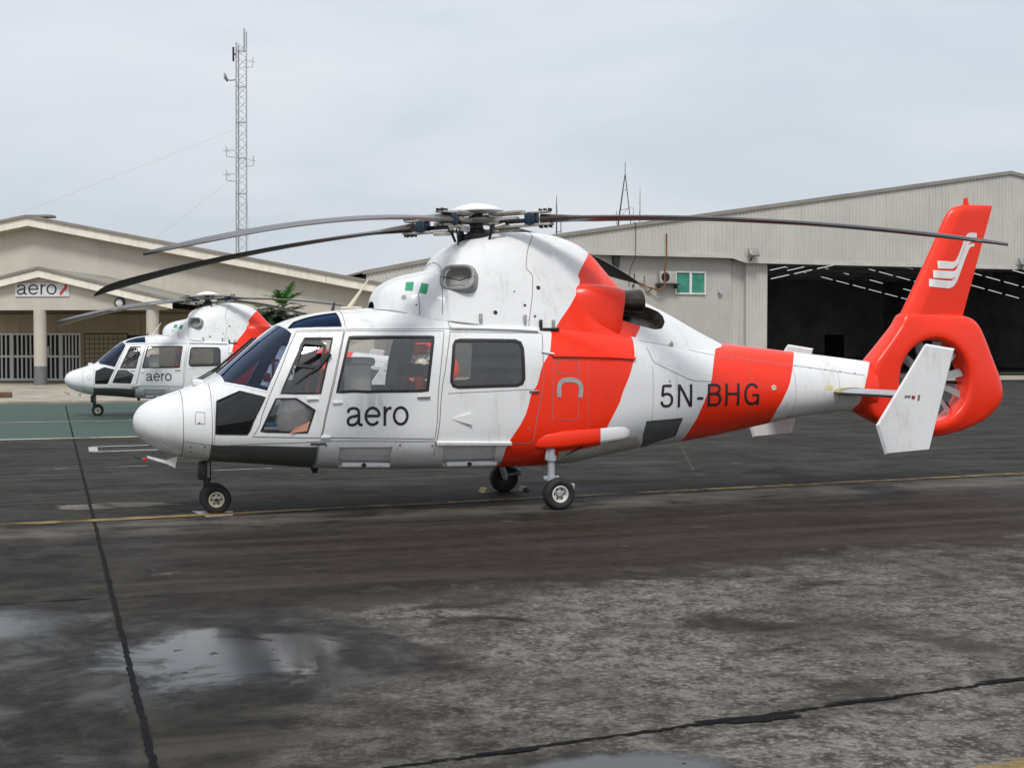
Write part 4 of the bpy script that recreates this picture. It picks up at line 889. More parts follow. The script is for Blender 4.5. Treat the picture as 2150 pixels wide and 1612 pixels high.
def wheel(name, cx_, y_, r_, w_, sd, rimmat):
    Rw = Matrix.Translation((cx_, y_, r_-0.006)) @ Matrix.Rotation(math.radians(90*(1 if sd < 0 else -1)), 4, 'X')   # local +Z points outwards
    k = r_/0.187; h = w_/2
    pf = [(0.098*k, -h*0.75), (0.125*k, -h*0.95), (0.155*k, -h), (0.177*k, -h*0.78), (0.187*k, -h*0.35), (0.187*k, h*0.35), (0.177*k, h*0.78), (0.155*k, h), (0.125*k, h*0.95), (0.098*k, h*0.75)]
    mb = MB(); mb.lathe(pf, Rw, 40, 0, True)
    for v in range(len(mb.v)):
        q = mb.v[v]
        if q[2] < 0.004: mb.v[v] = (q[0], q[1], 0.004)
    tyre = mb.build(name, M['tyre'], heli, auto=60)
    mb = MB(); mb.lathe([(0.100*k, h*0.60), (0.098*k, h*0.82), (0.088*k, h*0.86), (0.080*k, h*0.70), (0.078*k, h*0.30), (0.0, h*0.28)], Rw, 32, 0)
    mb.lathe([(0.100*k, -h*0.60), (0.095*k, -h*0.80), (0.0, -h*0.5)], Rw, 24, 1)  # inner rim face coloured black, standing in for the shadow inside the wheel
    rim = mb.build('wheel_rim', [M[rimmat], M['black']], tyre)
    mb = MB(); mb.lathe([(0.044*k, h*0.28), (0.044*k, h*0.62), (0.030*k, h*0.72), (0.0, h*0.74)], Rw, 20, 0)
    for q in range(6):
        a = q*math.pi/3; c0 = Rw @ Vector((0.060*k*math.cos(a), 0.060*k*math.sin(a), h*0.30)); c1 = Rw @ Vector((0.060*k*math.cos(a), 0.060*k*math.sin(a), h*0.315))
        mb.cyl(c0, c1, 0.013*k, n=10, mi=1)
    mb.build('wheel_hub', [M['metal'], M['black']], tyre)
for sd in (-1, 1): wheel('main_wheel', 4.665, sd*1.0, 0.187, 0.155, sd, 'seatwhite')
mb = MB(); mb.cyl((0.79, 0, 0.62), (0.80, 0, 0.30), 0.040, n=16); mb.cyl((0.80, 0, 0.33), (0.84, 0, 0.17), 0.052, 0.045, n=16); mb.box((0.745, -0.03, 0.48), (0.10, 0.16, 0.20), bev=0.02)
mb.cyl((0.84, 0, 0.20), (0.89, 0, 0.165), 0.045, n=12); mb.cyl((0.89, -0.16, 0.16), (0.89, 0.16, 0.16), 0.022, n=10); mb.tube([(0.83, 0.03, 0.60), (0.83, 0.03, 0.36)], 0.022, 10)
ng = mb.build('nose_gear_leg', M['legdark'], heli)
mb = MB(); mb.box((0.81, -0.065, 0.49), (0.035, 0.02, 0.18), bev=0.008); mb.build('gear_strut_plate', M['legpaint'], ng)
for sd in (-1, 1): wheel('nose_wheel', 0.89, sd*0.115, 0.166, 0.115, sd, 'cream')
# pitot boom under the nose
mb = MB(); mb.add([(0.46, -0.26, 0.665), (0.435, -0.26, 0.54), (0.35, -0.26, 0.585), (0.145, -0.26, 0.655), (0.135, -0.26, 0.68), (0.34, -0.26, 0.625), (0.46, -0.225, 0.665), (0.435, -0.225, 0.54), (0.35, -0.225, 0.585), (0.145, -0.225, 0.655), (0.135, -0.225, 0.68), (0.34, -0.225, 0.625)],
        [(0, 1, 2, 3, 4, 5), (11, 10, 9, 8, 7, 6)]+[(i, 6+i, 6+(i+1) % 6, (i+1) % 6) for i in range(6)])
pt = mb.build('pitot_bracket', M['white'], heli)
mb = MB(); mb.tube([(0.14, -0.248, 0.655), (0.06, -0.248, 0.65), (0.02, -0.248, 0.665), (0.0, -0.248, 0.69)], 0.008, 8); mb.build('pitot_tube', M['legdark'], pt)
mb = MB(); mb.box((0.115, -0.248, 0.645), (0.05, 0.035, 0.03), bev=0.008); mb.tube([(0.115, -0.248, 0.635), (0.12, -0.248, 0.61)], 0.006, 6); mb.build('pitot_flag', plain('red flag tape', (0.65, 0.03, 0.03), 0.6), pt)

# ---- cabin inside
mb = MB(); mb.box((3.05, 0, 0.74), (3.1, 1.5, 0.04)); mb.build('cabin_floor', M['dark'], heli)
mb = MB(); mb.box((4.62, 0, 1.35), (0.06, 1.72, 1.25)); mb.build('rear_bulkhead', M['lining'], heli)
mb = MB(); mb.box((1.30, 0, 1.20), (0.30, 1.30, 0.36), bev=0.05); mb.box((1.20, 0, 1.40), (0.42, 1.10, 0.08), bev=0.03); mb.box((1.62, 0, 0.98), (0.42, 0.26, 0.45), bev=0.03); mb.build('instrument_panel', M['dark'], heli)
mb = MB(); mb.box((1.42, 0, 1.27), (0.05, 0.75, 0.20), bev=0.015)
mb.build('instrument_screens', M['black'], heli)
def seat(xx, yy, mat_, w_=0.44, face=-1, back=0.62):
    mb = MB(); mb.box((xx, yy, 0.97), (0.46, w_, 0.12), 0, bev=0.04); mb.box((xx, yy, 0.83), (0.36, w_*0.8, 0.20), 1)
    Rb = Matrix.Rotation(math.radians(-10*face), 3, 'Y')
    mb.box((xx-face*0.24, yy, 0.97+back/2), (0.11, w_, back), 0, Rb, bev=0.045); mb.box((xx-face*0.29, yy, 1.02+back+0.07), (0.09, w_*0.55, 0.17), 0, Rb, bev=0.035)
    return mb.build('seat', [mat_, M['dark']], heli)
for sd in (-1, 1):
    seat(1.86, sd*0.43, M['seatgrey'])
    for k in range(2): pass
    mb = MB(); mb.tube([(2.06, sd*0.33, 1.62), (2.00, sd*0.33, 1.35), (1.90, sd*0.36, 1.06)], 0.025, 6); mb.build('harness', M['orange'], heli)
for yy in (-0.66, -0.22, 0.22, 0.66):
    seat(2.92, yy, M['seatgrey'], 0.42, back=0.50)
    if abs(yy) < 0.5: seat(3.95, yy, M['seatgrey'], 0.42, back=0.45)
mb = MB(); mb.box((2.42, -0.10, 1.50), (0.34, 0.9, 0.36), bev=0.06); mb.box((2.50, -0.05, 1.70), (0.30, 0.8, 0.10), bev=0.04); mb.build('equipment_locker', M['seatwhite'], heli)
mb = MB(); mb.box((3.10, -0.70, 1.84), (0.16, 0.06, 0.12), bev=0.02); mb.box((3.05, -0.86, 1.46), (0.10, 0.05, 0.16), bev=0.02); mb.box((3.47, -0.75, 1.72), (0.05, 0.05, 0.14), bev=0.01); mb.build('life_vest_pouch', M['orange'], heli)
mb = MB(); mb.box((1.62, 0.30, 1.60), (0.05, 0.30, 0.26), bev=0.02); mb.box((1.50, 0.15, 1.52), (0.06, 0.22, 0.10), bev=0.02); mb.build('red_cover', plain('red cover cloth', (0.72, 0.07, 0.09), 0.7), heli)
mb = MB(); mb.box((1.50, -0.62, 1.62), (0.05, 0.10, 0.18), bev=0.02); mb.build('sun_visor', M['seatwhite'], heli)

# ================================================================== ground
def gz(y_): return 0.0 if y_ < 2 else (-0.075 if y_ > 22 else -0.075*(y_-2)/20)
t = NT('stained apron'); v = t.coord()
X_ = t.node('ShaderNodeSeparateXYZ', {0: v}); gx, gy = X_.outputs[0], X_.outputs[1]
n1 = t.noise(v, 0.30, 4, 0.5, 0.3); n2 = t.noise(v, 1.5, 8, 0.62, 0.4); n3 = t.noise(v, 5.5, 9, 0.68, 0.2); n4 = t.noise(v, 24.0, 7, 0.72); grit = t.noise(v, 110.0, 4, 0.7)
swept = t.noise(t.mapping(v, (0.16, 1.7, 1), (0, 0, 0), (0, 0, 0.083)), 1.5, 7, 0.62, 0.3)
vor = t.node('ShaderNodeTexVoronoi', {'Vector': v, 'Scale': 62.0}).outputs['Color']; stone = t.node('ShaderNodeSeparateColor', {0: vor}).outputs[0]
k1 = t.math('MULTIPLY_ADD', n2, 0.6, t.math('MULTIPLY', n3, 0.4))
col = t.mix(t.step(k1, 0.38, 0.62), (0.0115, 0.0105, 0.0092), (0.040, 0.036, 0.030))
col = t.mix(t.math('MULTIPLY', t.step(swept, 0.46, 0.70), 0.75), col, (0.066, 0.060, 0.051))
# brown oily band in front of the aircraft
bandb = t.math('MULTIPLY', t.step(gy, -6.4, -4.4), t.step(gy, -0.9, -2.4)); bandb = t.math('MULTIPLY', bandb, t.step(gx, -0.6, 1.4))
col = t.mix(t.math('MULTIPLY', bandb, 0.85), col, t.mix(t.step(t.math('MULTIPLY_ADD', swept, 0.6, t.math('MULTIPLY', n3, 0.4)), 0.36, 0.66), (0.0135, 0.0085, 0.0065), (0.050, 0.036, 0.029)))
# paler swept strip beside the yellow line
dl = t.math('SUBTRACT', gy, t.math('MULTIPLY_ADD', gx, 0.0836, -0.28))
strip = t.math('MULTIPLY', t.step(dl, -1.5, -0.8), t.step(dl, -0.02, -0.35))
col = t.mix(t.math('MULTIPLY', strip, t.step(t.math('MULTIPLY_ADD', n2, 0.5, t.math('MULTIPLY', swept, 0.5)), 0.36, 0.62)), col, (0.125, 0.110, 0.092))
# pale worn concrete nearest the camera
e2 = t.math('ADD', t.math('ADD', gy, t.math('MULTIPLY_ADD', n2, 2.6, -1.3)), t.math('MULTIPLY', gx, -0.16))
e3 = t.math('ADD', gx, t.math('MULTIPLY_ADD', n2, 2.4, -1.2))
worn = t.math('MULTIPLY', t.step(e2, -5.5, -6.5), t.step(e3, 0.1, 1.7))
hol = t.step(t.noise(t.mapping(v, (1, 1, 1), (4, 9, 0)), 0.9, 8, 0.66, 0.6), 0.34, 0.54)
k3 = t.math('ADD', t.math('MULTIPLY', n3, 0.55), t.math('MULTIPLY', n4, 0.45))
wcol = t.mix(t.step(k3, 0.40, 0.60), (0.040, 0.035, 0.029), (0.225, 0.210, 0.184))
wcol = t.mix(t.math('MULTIPLY', t.step(n4, 0.52, 0.66), 0.6), wcol, (0.33, 0.31, 0.28))
wcol = t.mix(t.math('MULTIPLY', t.step(stone, 0.75, 0.95), 0.35), wcol, (0.10, 0.095, 0.085))
big_ = t.step(t.noise(t.mapping(v, (1, 1, 1), (7, 3, 0)), 0.55, 5, 0.6, 0.5), 0.30, 0.62)
wcol = t.mix(t.math('MULTIPLY_ADD', big_, -0.55, 0.55), wcol, (0.040, 0.034, 0.027))
col = t.mix(t.math('MULTIPLY', t.math('MULTIPLY', worn, hol), 0.92), col, wcol)
# small scuffed pale flecks and dark oil drips
fl = t.math('MULTIPLY', t.step(t.noise(t.mapping(v, (1, 1, 1), (3, 1, 0)), 1.3, 9, 0.72, 0.6), 0.63, 0.70), t.step(n4, 0.42, 0.60))
col = t.mix(t.math('MULTIPLY', fl, 0.85), col, (0.22, 0.21, 0.19))
oil = t.step(t.noise(t.mapping(v, (1, 1, 1), (9, 5, 0)), 2.1, 5, 0.6), 0.66, 0.72)
col = t.mix(t.math('MULTIPLY', oil, 0.7), col, (0.009, 0.0085, 0.008))
col = t.mix(t.math('MULTIPLY', t.step(stone, 0.0, 1.0), 0.22), col, sc((0.05, 0.046, 0.04), 0.4))
# soaked slab on the left and damp ring round the big puddle
wet = t.math('MULTIPLY', t.step(gx, -0.34, -0.42), t.step(gy, -4.84, -4.92))
px_ = t.math('DIVIDE', t.math('SUBTRACT', gx, 0.30), 1.25); py_ = t.math('DIVIDE', t.math('ADD', gy, 7.0), 1.5)
pd = t.math('ADD', t.math('SQRT', t.math('ADD', t.math('MULTIPLY', px_, px_), t.math('MULTIPLY', py_, py_))), t.math('MULTIPLY_ADD', n2, 0.9, -0.45))
ring = t.math('MULTIPLY', t.step(pd, 1.05, 0.75), t.step(gx, -0.46, -0.40))
wetall = t.math('MAXIMUM', wet, ring)
col = t.mix(t.math('MULTIPLY', wetall, 0.9), col, t.mix(t.step(k3, 0.36, 0.66), (0.010, 0.0092, 0.0082), (0.034, 0.031, 0.026)))
ro = t.math('SUBTRACT', 0.80, t.math('MULTIPLY', t.step(n1, 0.45, 0.65), 0.14))
ro = t.math('SUBTRACT', ro, t.math('MULTIPLY', wetall, t.math('MULTIPLY_ADD', t.step(n2, 0.45, 0.65), 0.30, 0.04)))
hgt = t.math('ADD', t.math('MULTIPLY', grit, 0.5), t.math('ADD', t.math('MULTIPLY', n4, 1.0), t.math('MULTIPLY', stone, 0.25)))
bstr = t.math('MULTIPLY_ADD', wetall, -0.30, 0.45)
bn = t.node('ShaderNodeBump', {'Height': hgt, 'Strength': bstr, 'Distance': 0.012}).outputs[0]
t.bsdf(Base_Color=col, Roughness=ro, Specular_IOR_Level=t.math('MULTIPLY_ADD', t.math('MULTIPLY', wetall, t.step(n2, 0.42, 0.66)), 0.30, 0.12), Normal=bn)
M['ground'] = t.mat
mb = MB(); xe = [-3000, -60, -20, 0, 20, 60, 120, 3000]; ye = [-60, -12, 2, 22, 60, 400, 4000]
vs = [(a, b, gz(b)) for b in ye for a in xe]; n_ = len(xe)
mb.add(vs, [(j*n_+i, j*n_+i+1, (j+1)*n_+i+1, (j+1)*n_+i) for j in range(len(ye)-1) for i in range(n_-1)])
tag(mb.build('ground', M['ground'], fix=False), 'dark stained concrete apron under the helicopters', kind='structure')

def worn_paint(name, colr, cover=0.5, scale=5.0, soft=0.18):
    t = NT(name); v = t.coord(); m = t.noise(t.mapping(v, (0.5, 1.4, 1)), scale, 7, 0.68, 0.4)
    m2 = t.noise(v, scale*0.18, 3)
    f = t.step(t.math('MULTIPLY_ADD', m2, 0.5, t.math('MULTIPLY', m, 0.75)), cover-soft+0.12, cover+soft+0.12)
    p = t.bsdf(Base_Color=t.mix(t.noise(v, 20), sc(colr, 0.75), colr), Roughness=0.72)
    tr = t.node('ShaderNodeBsdfTransparent'); mx = t.node('ShaderNodeMixShader', {0: f, 1: tr.outputs[0], 2: p.outputs[0]})
    t.l.new(mx.outputs[0], t.out.inputs['Surface']); return t.mat
def strip_sheet(name, pts, w, mat_, z=0.004, label=None, jitter=0.0, kind='structure'):
    rows = []; n = len(pts)
    for i, (a, b) in enumerate(pts):
        p0 = pts[max(i-1, 0)]; p1 = pts[min(i+1, n-1)]; d = Vector((p1[0]-p0[0], p1[1]-p0[1])).normalized()
        w0 = w/2*(1+jitter*random.uniform(-1, 1)); w1 = w/2*(1+jitter*random.uniform(-1, 1))
        rows += [(a-d.y*w0, b+d.x*w0, gz(b)+z), (a+d.y*w1, b-d.x*w1, gz(b)+z)]
    mb = MB(); mb.add(rows, [(2*i, 2*i+1, 2*i+3, 2*i+2) for i in range(n-1)]); o = mb.build(name, mat_); return tag(o, label, kind=kind)
M['yellow'] = worn_paint('worn yellow paint', (0.30, 0.20, 0.05), 0.485, 6.0, 0.12)
M['whiteline'] = worn_paint('worn white paint', (0.36, 0.36, 0.34), 0.50, 5.0, 0.12)
M['boxline'] = worn_paint('box marking paint', (0.40, 0.40, 0.39), 0.36, 5.0, 0.14)
M['creamline'] = worn_paint('worn cream paint', (0.42, 0.37, 0.25), 0.42, 4.0, 0.12)
M['greenpaint'] = worn_paint('worn green paint', (0.030, 0.066, 0.048), 0.22, 1.2, 0.16)
M['tar'] = plain('tar joint', (0.008, 0.008, 0.009), 0.85, 0, 0.3, 20, 0.4, 0.10)
strip_sheet('taxi_line', [(x_, -0.28+0.0836*x_) for x_ in [-9+1.5*k for k in range(40)]], 0.19, M['yellow'], 0.008, 'faded yellow guide line under the nearer helicopter')
strip_sheet('yellow_line', [(3.10+0.5*k, -10.30+0.11*k) for k in range(20)], 0.14, M['yellow'], 0.008, 'yellow line at the bottom right corner')
strip_sheet('green_apron', [(x_, 22.6) for x_ in (-60, -20, -5, 2, 6.5)], 17.2, M['greenpaint'], 0.004) if False else None
mb = MB(); mb.add([(a, b, gz(b)+0.005) for b in (14.0, 18.0, 22.0, 27.0, 32.9) for a in (-60, -10, 9.0)], [(j*3+i, j*3+i+1, (j+1)*3+i+1, (j+1)*3+i) for j in range(4) for i in range(2)])
tag(mb.build('green_apron', M['greenpaint'], fix=False), 'green painted apron under the farther helicopter', kind='structure')
strip_sheet('apron_border_line', [(x_, 13.9+0.02*x_) for x_ in (-60, -30, -10, -4, 0, 4, 9)], 0.30, M['creamline'], 0.010, 'cream border line of the green apron')
strip_sheet('apron_line', [(x_, 21.0) for x_ in (-60, -30, -10, -4, 0, 4, 9)], 0.16, M['creamline'], 0.010, 'thin pale line across the green apron')
for nm, pts in (('a', [(-0.28, 9.75), (1.6, 10.0)]), ('b', [(-0.28, 11.05), (1.6, 11.3)]), ('c', [(-0.26, 9.75), (-0.26, 11.05)])):
    strip_sheet('box_marking', pts, 0.16, M['boxline'], 0.009, 'white painted box outline on the apron left of the nose')
for pts in ([(-0.9, 6.3), (-0.45, 6.33)], [(-0.2, 6.35), (0.5, 6.4)], [(1.4, 5.2), (2.3, 5.3)]):
    strip_sheet('scuffed_line', pts, 0.08, M['whiteline'], 0.009, 'scuffed white line fragment on the dark apron')
# joints
def jline(f, a, b, step, w, jit): return [f(a+step*k) for k in range(int((b-a)/step)+1)]
strip_sheet('slab_joint', [(-0.424-0.0125*y_+0.006*random.uniform(-1, 1), y_) for y_ in [-12+0.05*k for k in range(860)]], 0.034, M['tar'], 0.006, 'black tar joint running away from the camera', 0.30)
strip_sheet('slab_joint', [(x_, -9.46+0.098*x_+0.010*random.uniform(-1, 1)) for x_ in [-1.0+0.035*k for k in range(480)]], 0.026, M['tar'], 0.0065, 'black tar joint across the bottom right', 0.7)
strip_sheet('slab_joint', [(x_, -4.89+0.006*random.uniform(-1, 1)) for x_ in [-8+0.1*k for k in range(76)]], 0.022, M['tar'], 0.0055, 'thin joint at the edge of the soaked slab', 0.5)
strip_sheet('slab_joint', [(x_, 46.0+0.02*x_) for x_ in (18, 60, 120)], 0.30, M['tar'], 0.006, 'far dark drain line before the hangar')
def blob(name, cx_, cy_, rx, ry, mat_, z, label, n=40, rough=0.3, kind='structure', seed=1):
    rnd = random.Random(seed); ph = [rnd.uniform(0, 6.28) for _ in range(6)]; vs = []
    for k in range(n):
        a = 2*math.pi*k/n; r_ = 1+rough*sum(math.sin((j+2)*a+ph[j])/(j+2) for j in range(6))
        vs.append((cx_+rx*r_*math.cos(a), cy_+ry*r_*math.sin(a), gz(cy_)+z))
    mb = MB(); mb.add(vs, [tuple(range(n))]); o = mb.build(name, mat_, fix=False); return tag(o, label, kind=kind)
for i, (a, b, rx, ry) in enumerate(((2.62, -9.255, 0.17, 0.05), (2.42, -9.21, 0.14, 0.025), (3.3, -9.13, 0.24, 0.022), (1.25, -9.35, 0.18, 0.022), (4.3, -9.03, 0.18, 0.03))):
    blob('tar_patch', a, b, rx, ry, M['tar'], 0.0075+0.0004*i, 'black tar spill beside the bottom right joint', seed=i+3)
def water(name, cx_, cy_, rx, ry, lo, hi, dark=(0.012, 0.012, 0.012), rough=0.03, edge=1.1):
    t = NT(name); v = t.coord(); s_ = t.node('ShaderNodeSeparateXYZ', {0: v})
    dx = t.math('DIVIDE', t.math('SUBTRACT', s_.outputs[0], cx_), rx); dy = t.math('DIVIDE', t.math('SUBTRACT', s_.outputs[1], cy_), ry)
    d = t.math('SQRT', t.math('ADD', t.math('MULTIPLY', dx, dx), t.math('MULTIPLY', dy, dy)))
    nz = t.noise(v, 1.9, 9, 0.66, 0.6)
    d = t.math('ADD', d, t.math('MULTIPLY', t.math('SUBTRACT', nz, 0.5), edge))
    f = t.step(d, hi, lo)
    isl = t.step(t.noise(t.mapping(v, (1.0, 1.4, 1), (2, 7, 0)), 5.0, 7, 0.65), 0.66, 0.62)
    p = t.bsdf(Base_Color=dark, Roughness=rough, Specular_IOR_Level=0.6, Normal=t.bump(t.noise(v, 3.0, 1), 0.004, 0.02))
    tr = t.node('ShaderNodeBsdfTransparent'); mx = t.node('ShaderNodeMixShader', {0: t.math('MULTIPLY', t.math('MULTIPLY', f, isl), 0.96), 1: tr.outputs[0], 2: p.outputs[0]})
    t.l.new(mx.outputs[0], t.out.inputs['Surface']); return t.mat
blob('puddle', 0.30, -7.05, 1.25, 1.45, water('rain puddle', 0.26, -7.00, 0.86, 0.92, 0.50, 0.95, (0.018, 0.018, 0.019), 0.12, 1.9), 0.0045, 'shallow rain puddle in the left foreground', rough=0.1)
blob('puddle', -0.20, 1.02, 1.2, 0.75, water('small rain puddle', -0.22, 1.00, 0.80, 0.42, 0.62, 0.80, (0.05, 0.05, 0.05), 0.03, 2.2), 0.0045, 'small bright puddle in front of the nose wheel', rough=0.1)
blob('puddle', 1.55, -9.80, 1.2, 0.5, water('wet corner', 1.55, -9.80, 0.75, 0.32, 0.6, 1.0), 0.0045, 'damp dark puddle at the bottom edge', rough=0.1)
blob('puddle', -1.55, -5.75, 1.1, 0.9, water('wet slab film', -1.45, -5.7, 0.85, 0.75, 0.35, 1.1, (0.015, 0.015, 0.016), 0.22, 1.2), 0.0047, 'wet sheen on the soaked slab at the left edge', rough=0.1)
M['concrete'] = plain('pale concrete', (0.33, 0.29, 0.23), 0.85, 0, 0.3, 0.7, 0.2)
mb = MB()
mb.add([(-70, 33.0, -0.10), (26, 33.0, -0.10), (26, 33.0, 0.0), (-70, 33.0, 0.0), (26, 75, 0.0), (-70, 75, 0.0), (26, 75, -0.1)], [(0, 1, 2, 3), (3, 2, 4, 5), (1, 6, 4, 2)])
tag(mb.build('pavement', M['concrete'], fix=False), 'pale concrete pavement before the office building', kind='structure')
mb = MB(); mb.add([(26, 50.5, -0.069), (160, 50.5, -0.069), (160, 61.0, -0.069), (26, 61.0, -0.069)], [(0, 1, 2, 3)])
tag(mb.build('hangar_forecourt', M['concrete'], fix=False), 'pale forecourt strip before the hangar door', kind='structure')

# ================================================================== office building on the left
M['stucco'] = weathered('beige stucco', (0.53, 0.49, 0.425), (0.32, 0.29, 0.24), 0.4, 0.4)
M['stuccoin'] = weathered('yellowish wall', (0.46, 0.39, 0.265), (0.24, 0.19, 0.11), 0.8, 0.7)
M['fascia'] = weathered('peeling cream fascia', (0.80, 0.75, 0.65), (0.40, 0.34, 0.25), 1.6, 0.8)
M['roofgrey'] = plain('grey roof edge', (0.24, 0.22, 0.185), 0.7, 0, 0.15, 1.2)
M['gatewhite'] = plain('off white gate paint', (0.80, 0.79, 0.75), 0.6, 0, 0.08, 5)
M['colgrey'] = plain('grey column foot paint', (0.16, 0.17, 0.165), 0.7, 0, 0.15, 4)
M['soffit'] = plain('brown soffit boards', (0.15, 0.115, 0.075), 0.8, 0, 0.15, 2)
bld = empty('office_building', (-2.192, 54.742, -0.075), math.radians(-22.765))
tag(bld, 'low beige office building with two gables and round porch columns', 'building')
def gable(name, xc, zr, slope, xl, xr, zbot, y0, y1, mat_, par):
    mb = MB(); mb.prism([(xl, zbot), (xr, zbot), (xr, zr-slope*(xr-xc)), (xc, zr), (xl, zr-slope*(xc-xl))], y0, y1); return mb.build(name, mat_, par)
def rake(name, xc, zr, slope, xa, th, y0, y1, mat_, par):
    """one board along a roof slope from the ridge to xa"""
    za = zr-slope*abs(xa-xc); mb = MB(); mb.prism([(xc, zr), (xa, za), (xa, za-th), (xc, zr-th)], y0, y1); return mb.build(name, mat_, par)
# main block
gable('wall', -4.21, 9.0, 0.192, -23.6, 15.5, 0.0, 9.0, 9.3, M['stucco'], bld)
mb = MB(); mb.box((15.35, 22, 2.6), (0.3, 25.4, 5.2)); mb.build('side_wall', M['stucco'], bld)
for xa in (16.6, -25): rake('fascia_board', -4.21, 9.33, 0.192, xa, 0.46, 8.2, 8.3, M['fascia'], bld)
for xa in (16.7, -25.1): rake('roof', -4.21, 9.50, 0.192, xa, 0.16, 8.1, 36, M['roofgrey'], bld)
mb = MB(); mb.box((-3.5, 8.6, 9.43), (1.3, 0.8, 0.14), bev=0.02); mb.build('ridge_cap', M['roofgrey'], bld)
mb = MB(); mb.prism([(-4.21, 8.86), (16.5, 4.88), (16.5, 4.83), (-4.21, 8.81), (-24.9, 4.83), (-24.9, 4.88)], 8.31, 8.99); mb.build('eave_lining', M['stuccoin'], bld)
# porch
gable('porch_gable', 0.17, 5.60, 0.235, -6.6, 6.6, 3.85, 0.12, 0.42, M['stucco'], bld)
for xa in (7.0, -7.0): rake('porch_fascia', 0.17, 5.86, 0.235, xa, 0.37, -0.25, -0.15, M['fascia'], bld)
for xa in (7.7, -7.7): rake('porch_roof', 0.17, 6.02, 0.235, xa, 0.14, -0.32, 9.0, M['roofgrey'], bld)
mb = MB(); mb.box((0, 4.7, 3.92), (13.0, 8.5, 0.10)); mb.build('porch_ceiling', M['soffit'], bld)
for k, xx in enumerate((0.0, 5.82, -5.82)):
    mb = MB(); mb.cyl((xx, 0.28, 0.0), (xx, 0.28, 3.86), 0.315, n=28); cl = mb.build('column', M['stucco'], bld)
    mb = MB(); mb.cyl((xx, 0.28, 0.0), (xx, 0.28, 1.02), 0.322, n=28); mb.build('painted_foot', M['colgrey'], cl)
mb = MB(); mb.lathe([(0.26, 0), (0.26, 0.12), (0.21, 0.16), (0.19, 0.14)], Matrix.Translation((4.22, 0.11, 4.20)) @ Matrix.Rotation(math.radians(90), 4, 'X'), 24); lp = mb.build('bulkhead_lamp', M['black'], bld)
mb = MB(); mb.lathe([(0.19, 0.13), (0.12, 0.17), (0, 0.185)], Matrix.Translation((4.22, 0.11, 4.20)) @ Matrix.Rotation(math.radians(90), 4, 'X'), 24); mb.build('lamp_lens', plain('frosted lens', (0.62, 0.62, 0.62), 0.3), lp)
# back wall of the porch with gate, lattice and trellis
mb = MB(); mb.box((2.5, 8.93, 1.9), (8.0, 0.12, 4.0)); mb.build('porch_wall', M['stuccoin'], bld)
mb = MB(); mb.box((-5.4, 8.94, 3.32), (7.8, 0.10, 1.1)); mb.build('porch_lintel_wall', M['stuccoin'], bld)
mb = MB(); mb.box((-5.4, 9.6, 1.4), (7.8, 1.3, 2.8)); mb.build('dark_lobby', M['dark'], bld)
gate = empty('grille_gate', (0, 0, 0), 0, bld)
mbar = None
for (xa, xb) in ((-8.4, -6.95), (-6.95, -5.50), (-5.50, -4.05), (-4.05, -2.60), (-2.60, -1.42)):
    mb = MB()
    for (p, d) in ((((xa+xb)/2, 8.84, 2.74), (xb-xa, 0.10, 0.12)), (((xa+xb)/2, 8.84, 0.10), (xb-xa, 0.10, 0.20)), (((xa+xb)/2, 8.84, 1.46), (xb-xa-0.14, 0.09, 0.13)), ((xa+0.06, 8.845, 1.40), (0.12, 0.10, 2.56)), ((xb-0.05, 8.845, 1.40), (0.10, 0.10, 2.56))): mb.box(p, d)
    mb.build('gate_leaf_frame', M['gatewhite'], gate)
    for k in range(4):
        bx_ = xa+0.12+(xb-xa-0.22)*(k+0.9)/4.8
        if mbar is None:
            mb = MB(); mb.box((0, 0, 1.40), (0.085, 0.05, 2.56)); mbar = mb.build('gate_bar', M['gatewhite'], gate); mbar.location = (bx_, 8.85, 0)
        else: clone(mbar, gate, (bx_, 8.85, 0))
mb = MB(); mb.box((-3.55, 8.76, 1.78), (0.62, 0.02, 0.52)); mb.build('notice', plain('paper notice', (0.60, 0.62, 0.64), 0.7), gate)
blk = None
for i in range(9):
    for j in range(9):
        p = (-1.03+0.275*i, 8.855, 0.40+0.275*j)
        if blk is None:
            mb = MB(); mb.box((0, 0, 0), (0.235, 0.06, 0.235), bev=0.012); blk = mb.build('lattice_block', M['stuccoin'], bld); blk.location = p
        else: clone(blk, bld, p)
mb = MB(); mb.box((0.08, 8.862, 1.50), (2.6, 0.03, 2.6)); mb.build('lattice_back', M['soffit'], bld)
mb = MB(); mb.box((2.2, 8.86, 2.2), (1.9, 0.03, 0.95)); mb.build('louvre_opening', M['dark'], bld)
mb = MB(); mb.box((7.6, 8.93, 3.1), (4.2, 0.06, 2.0)); mb.build('trellis_opening', M['soffit'], bld)
bar = None
for k in range(15):
    p = (5.65+0.28*k, 8.87, 3.1)
    if bar is None:
        mb = MB(); mb.box((0, 0, 0), (0.14, 0.07, 2.0)); bar = mb.build('trellis_bar', M['stuccoin'], bld); bar.location = p
    else: clone(bar, bld, p)
for zz in (2.4, 3.0, 3.6, 4.05):
    mb = MB(); mb.box((7.6, 8.83, zz), (4.2, 0.05, 0.07)); mb.build('trellis_rail', M['stuccoin'], bld)
mb = MB(); mb.box((11.0, 8.95, 2.62), (6.5, 0.14, 0.10)); mb.build('wall_ledge', M['stucco'], bld)
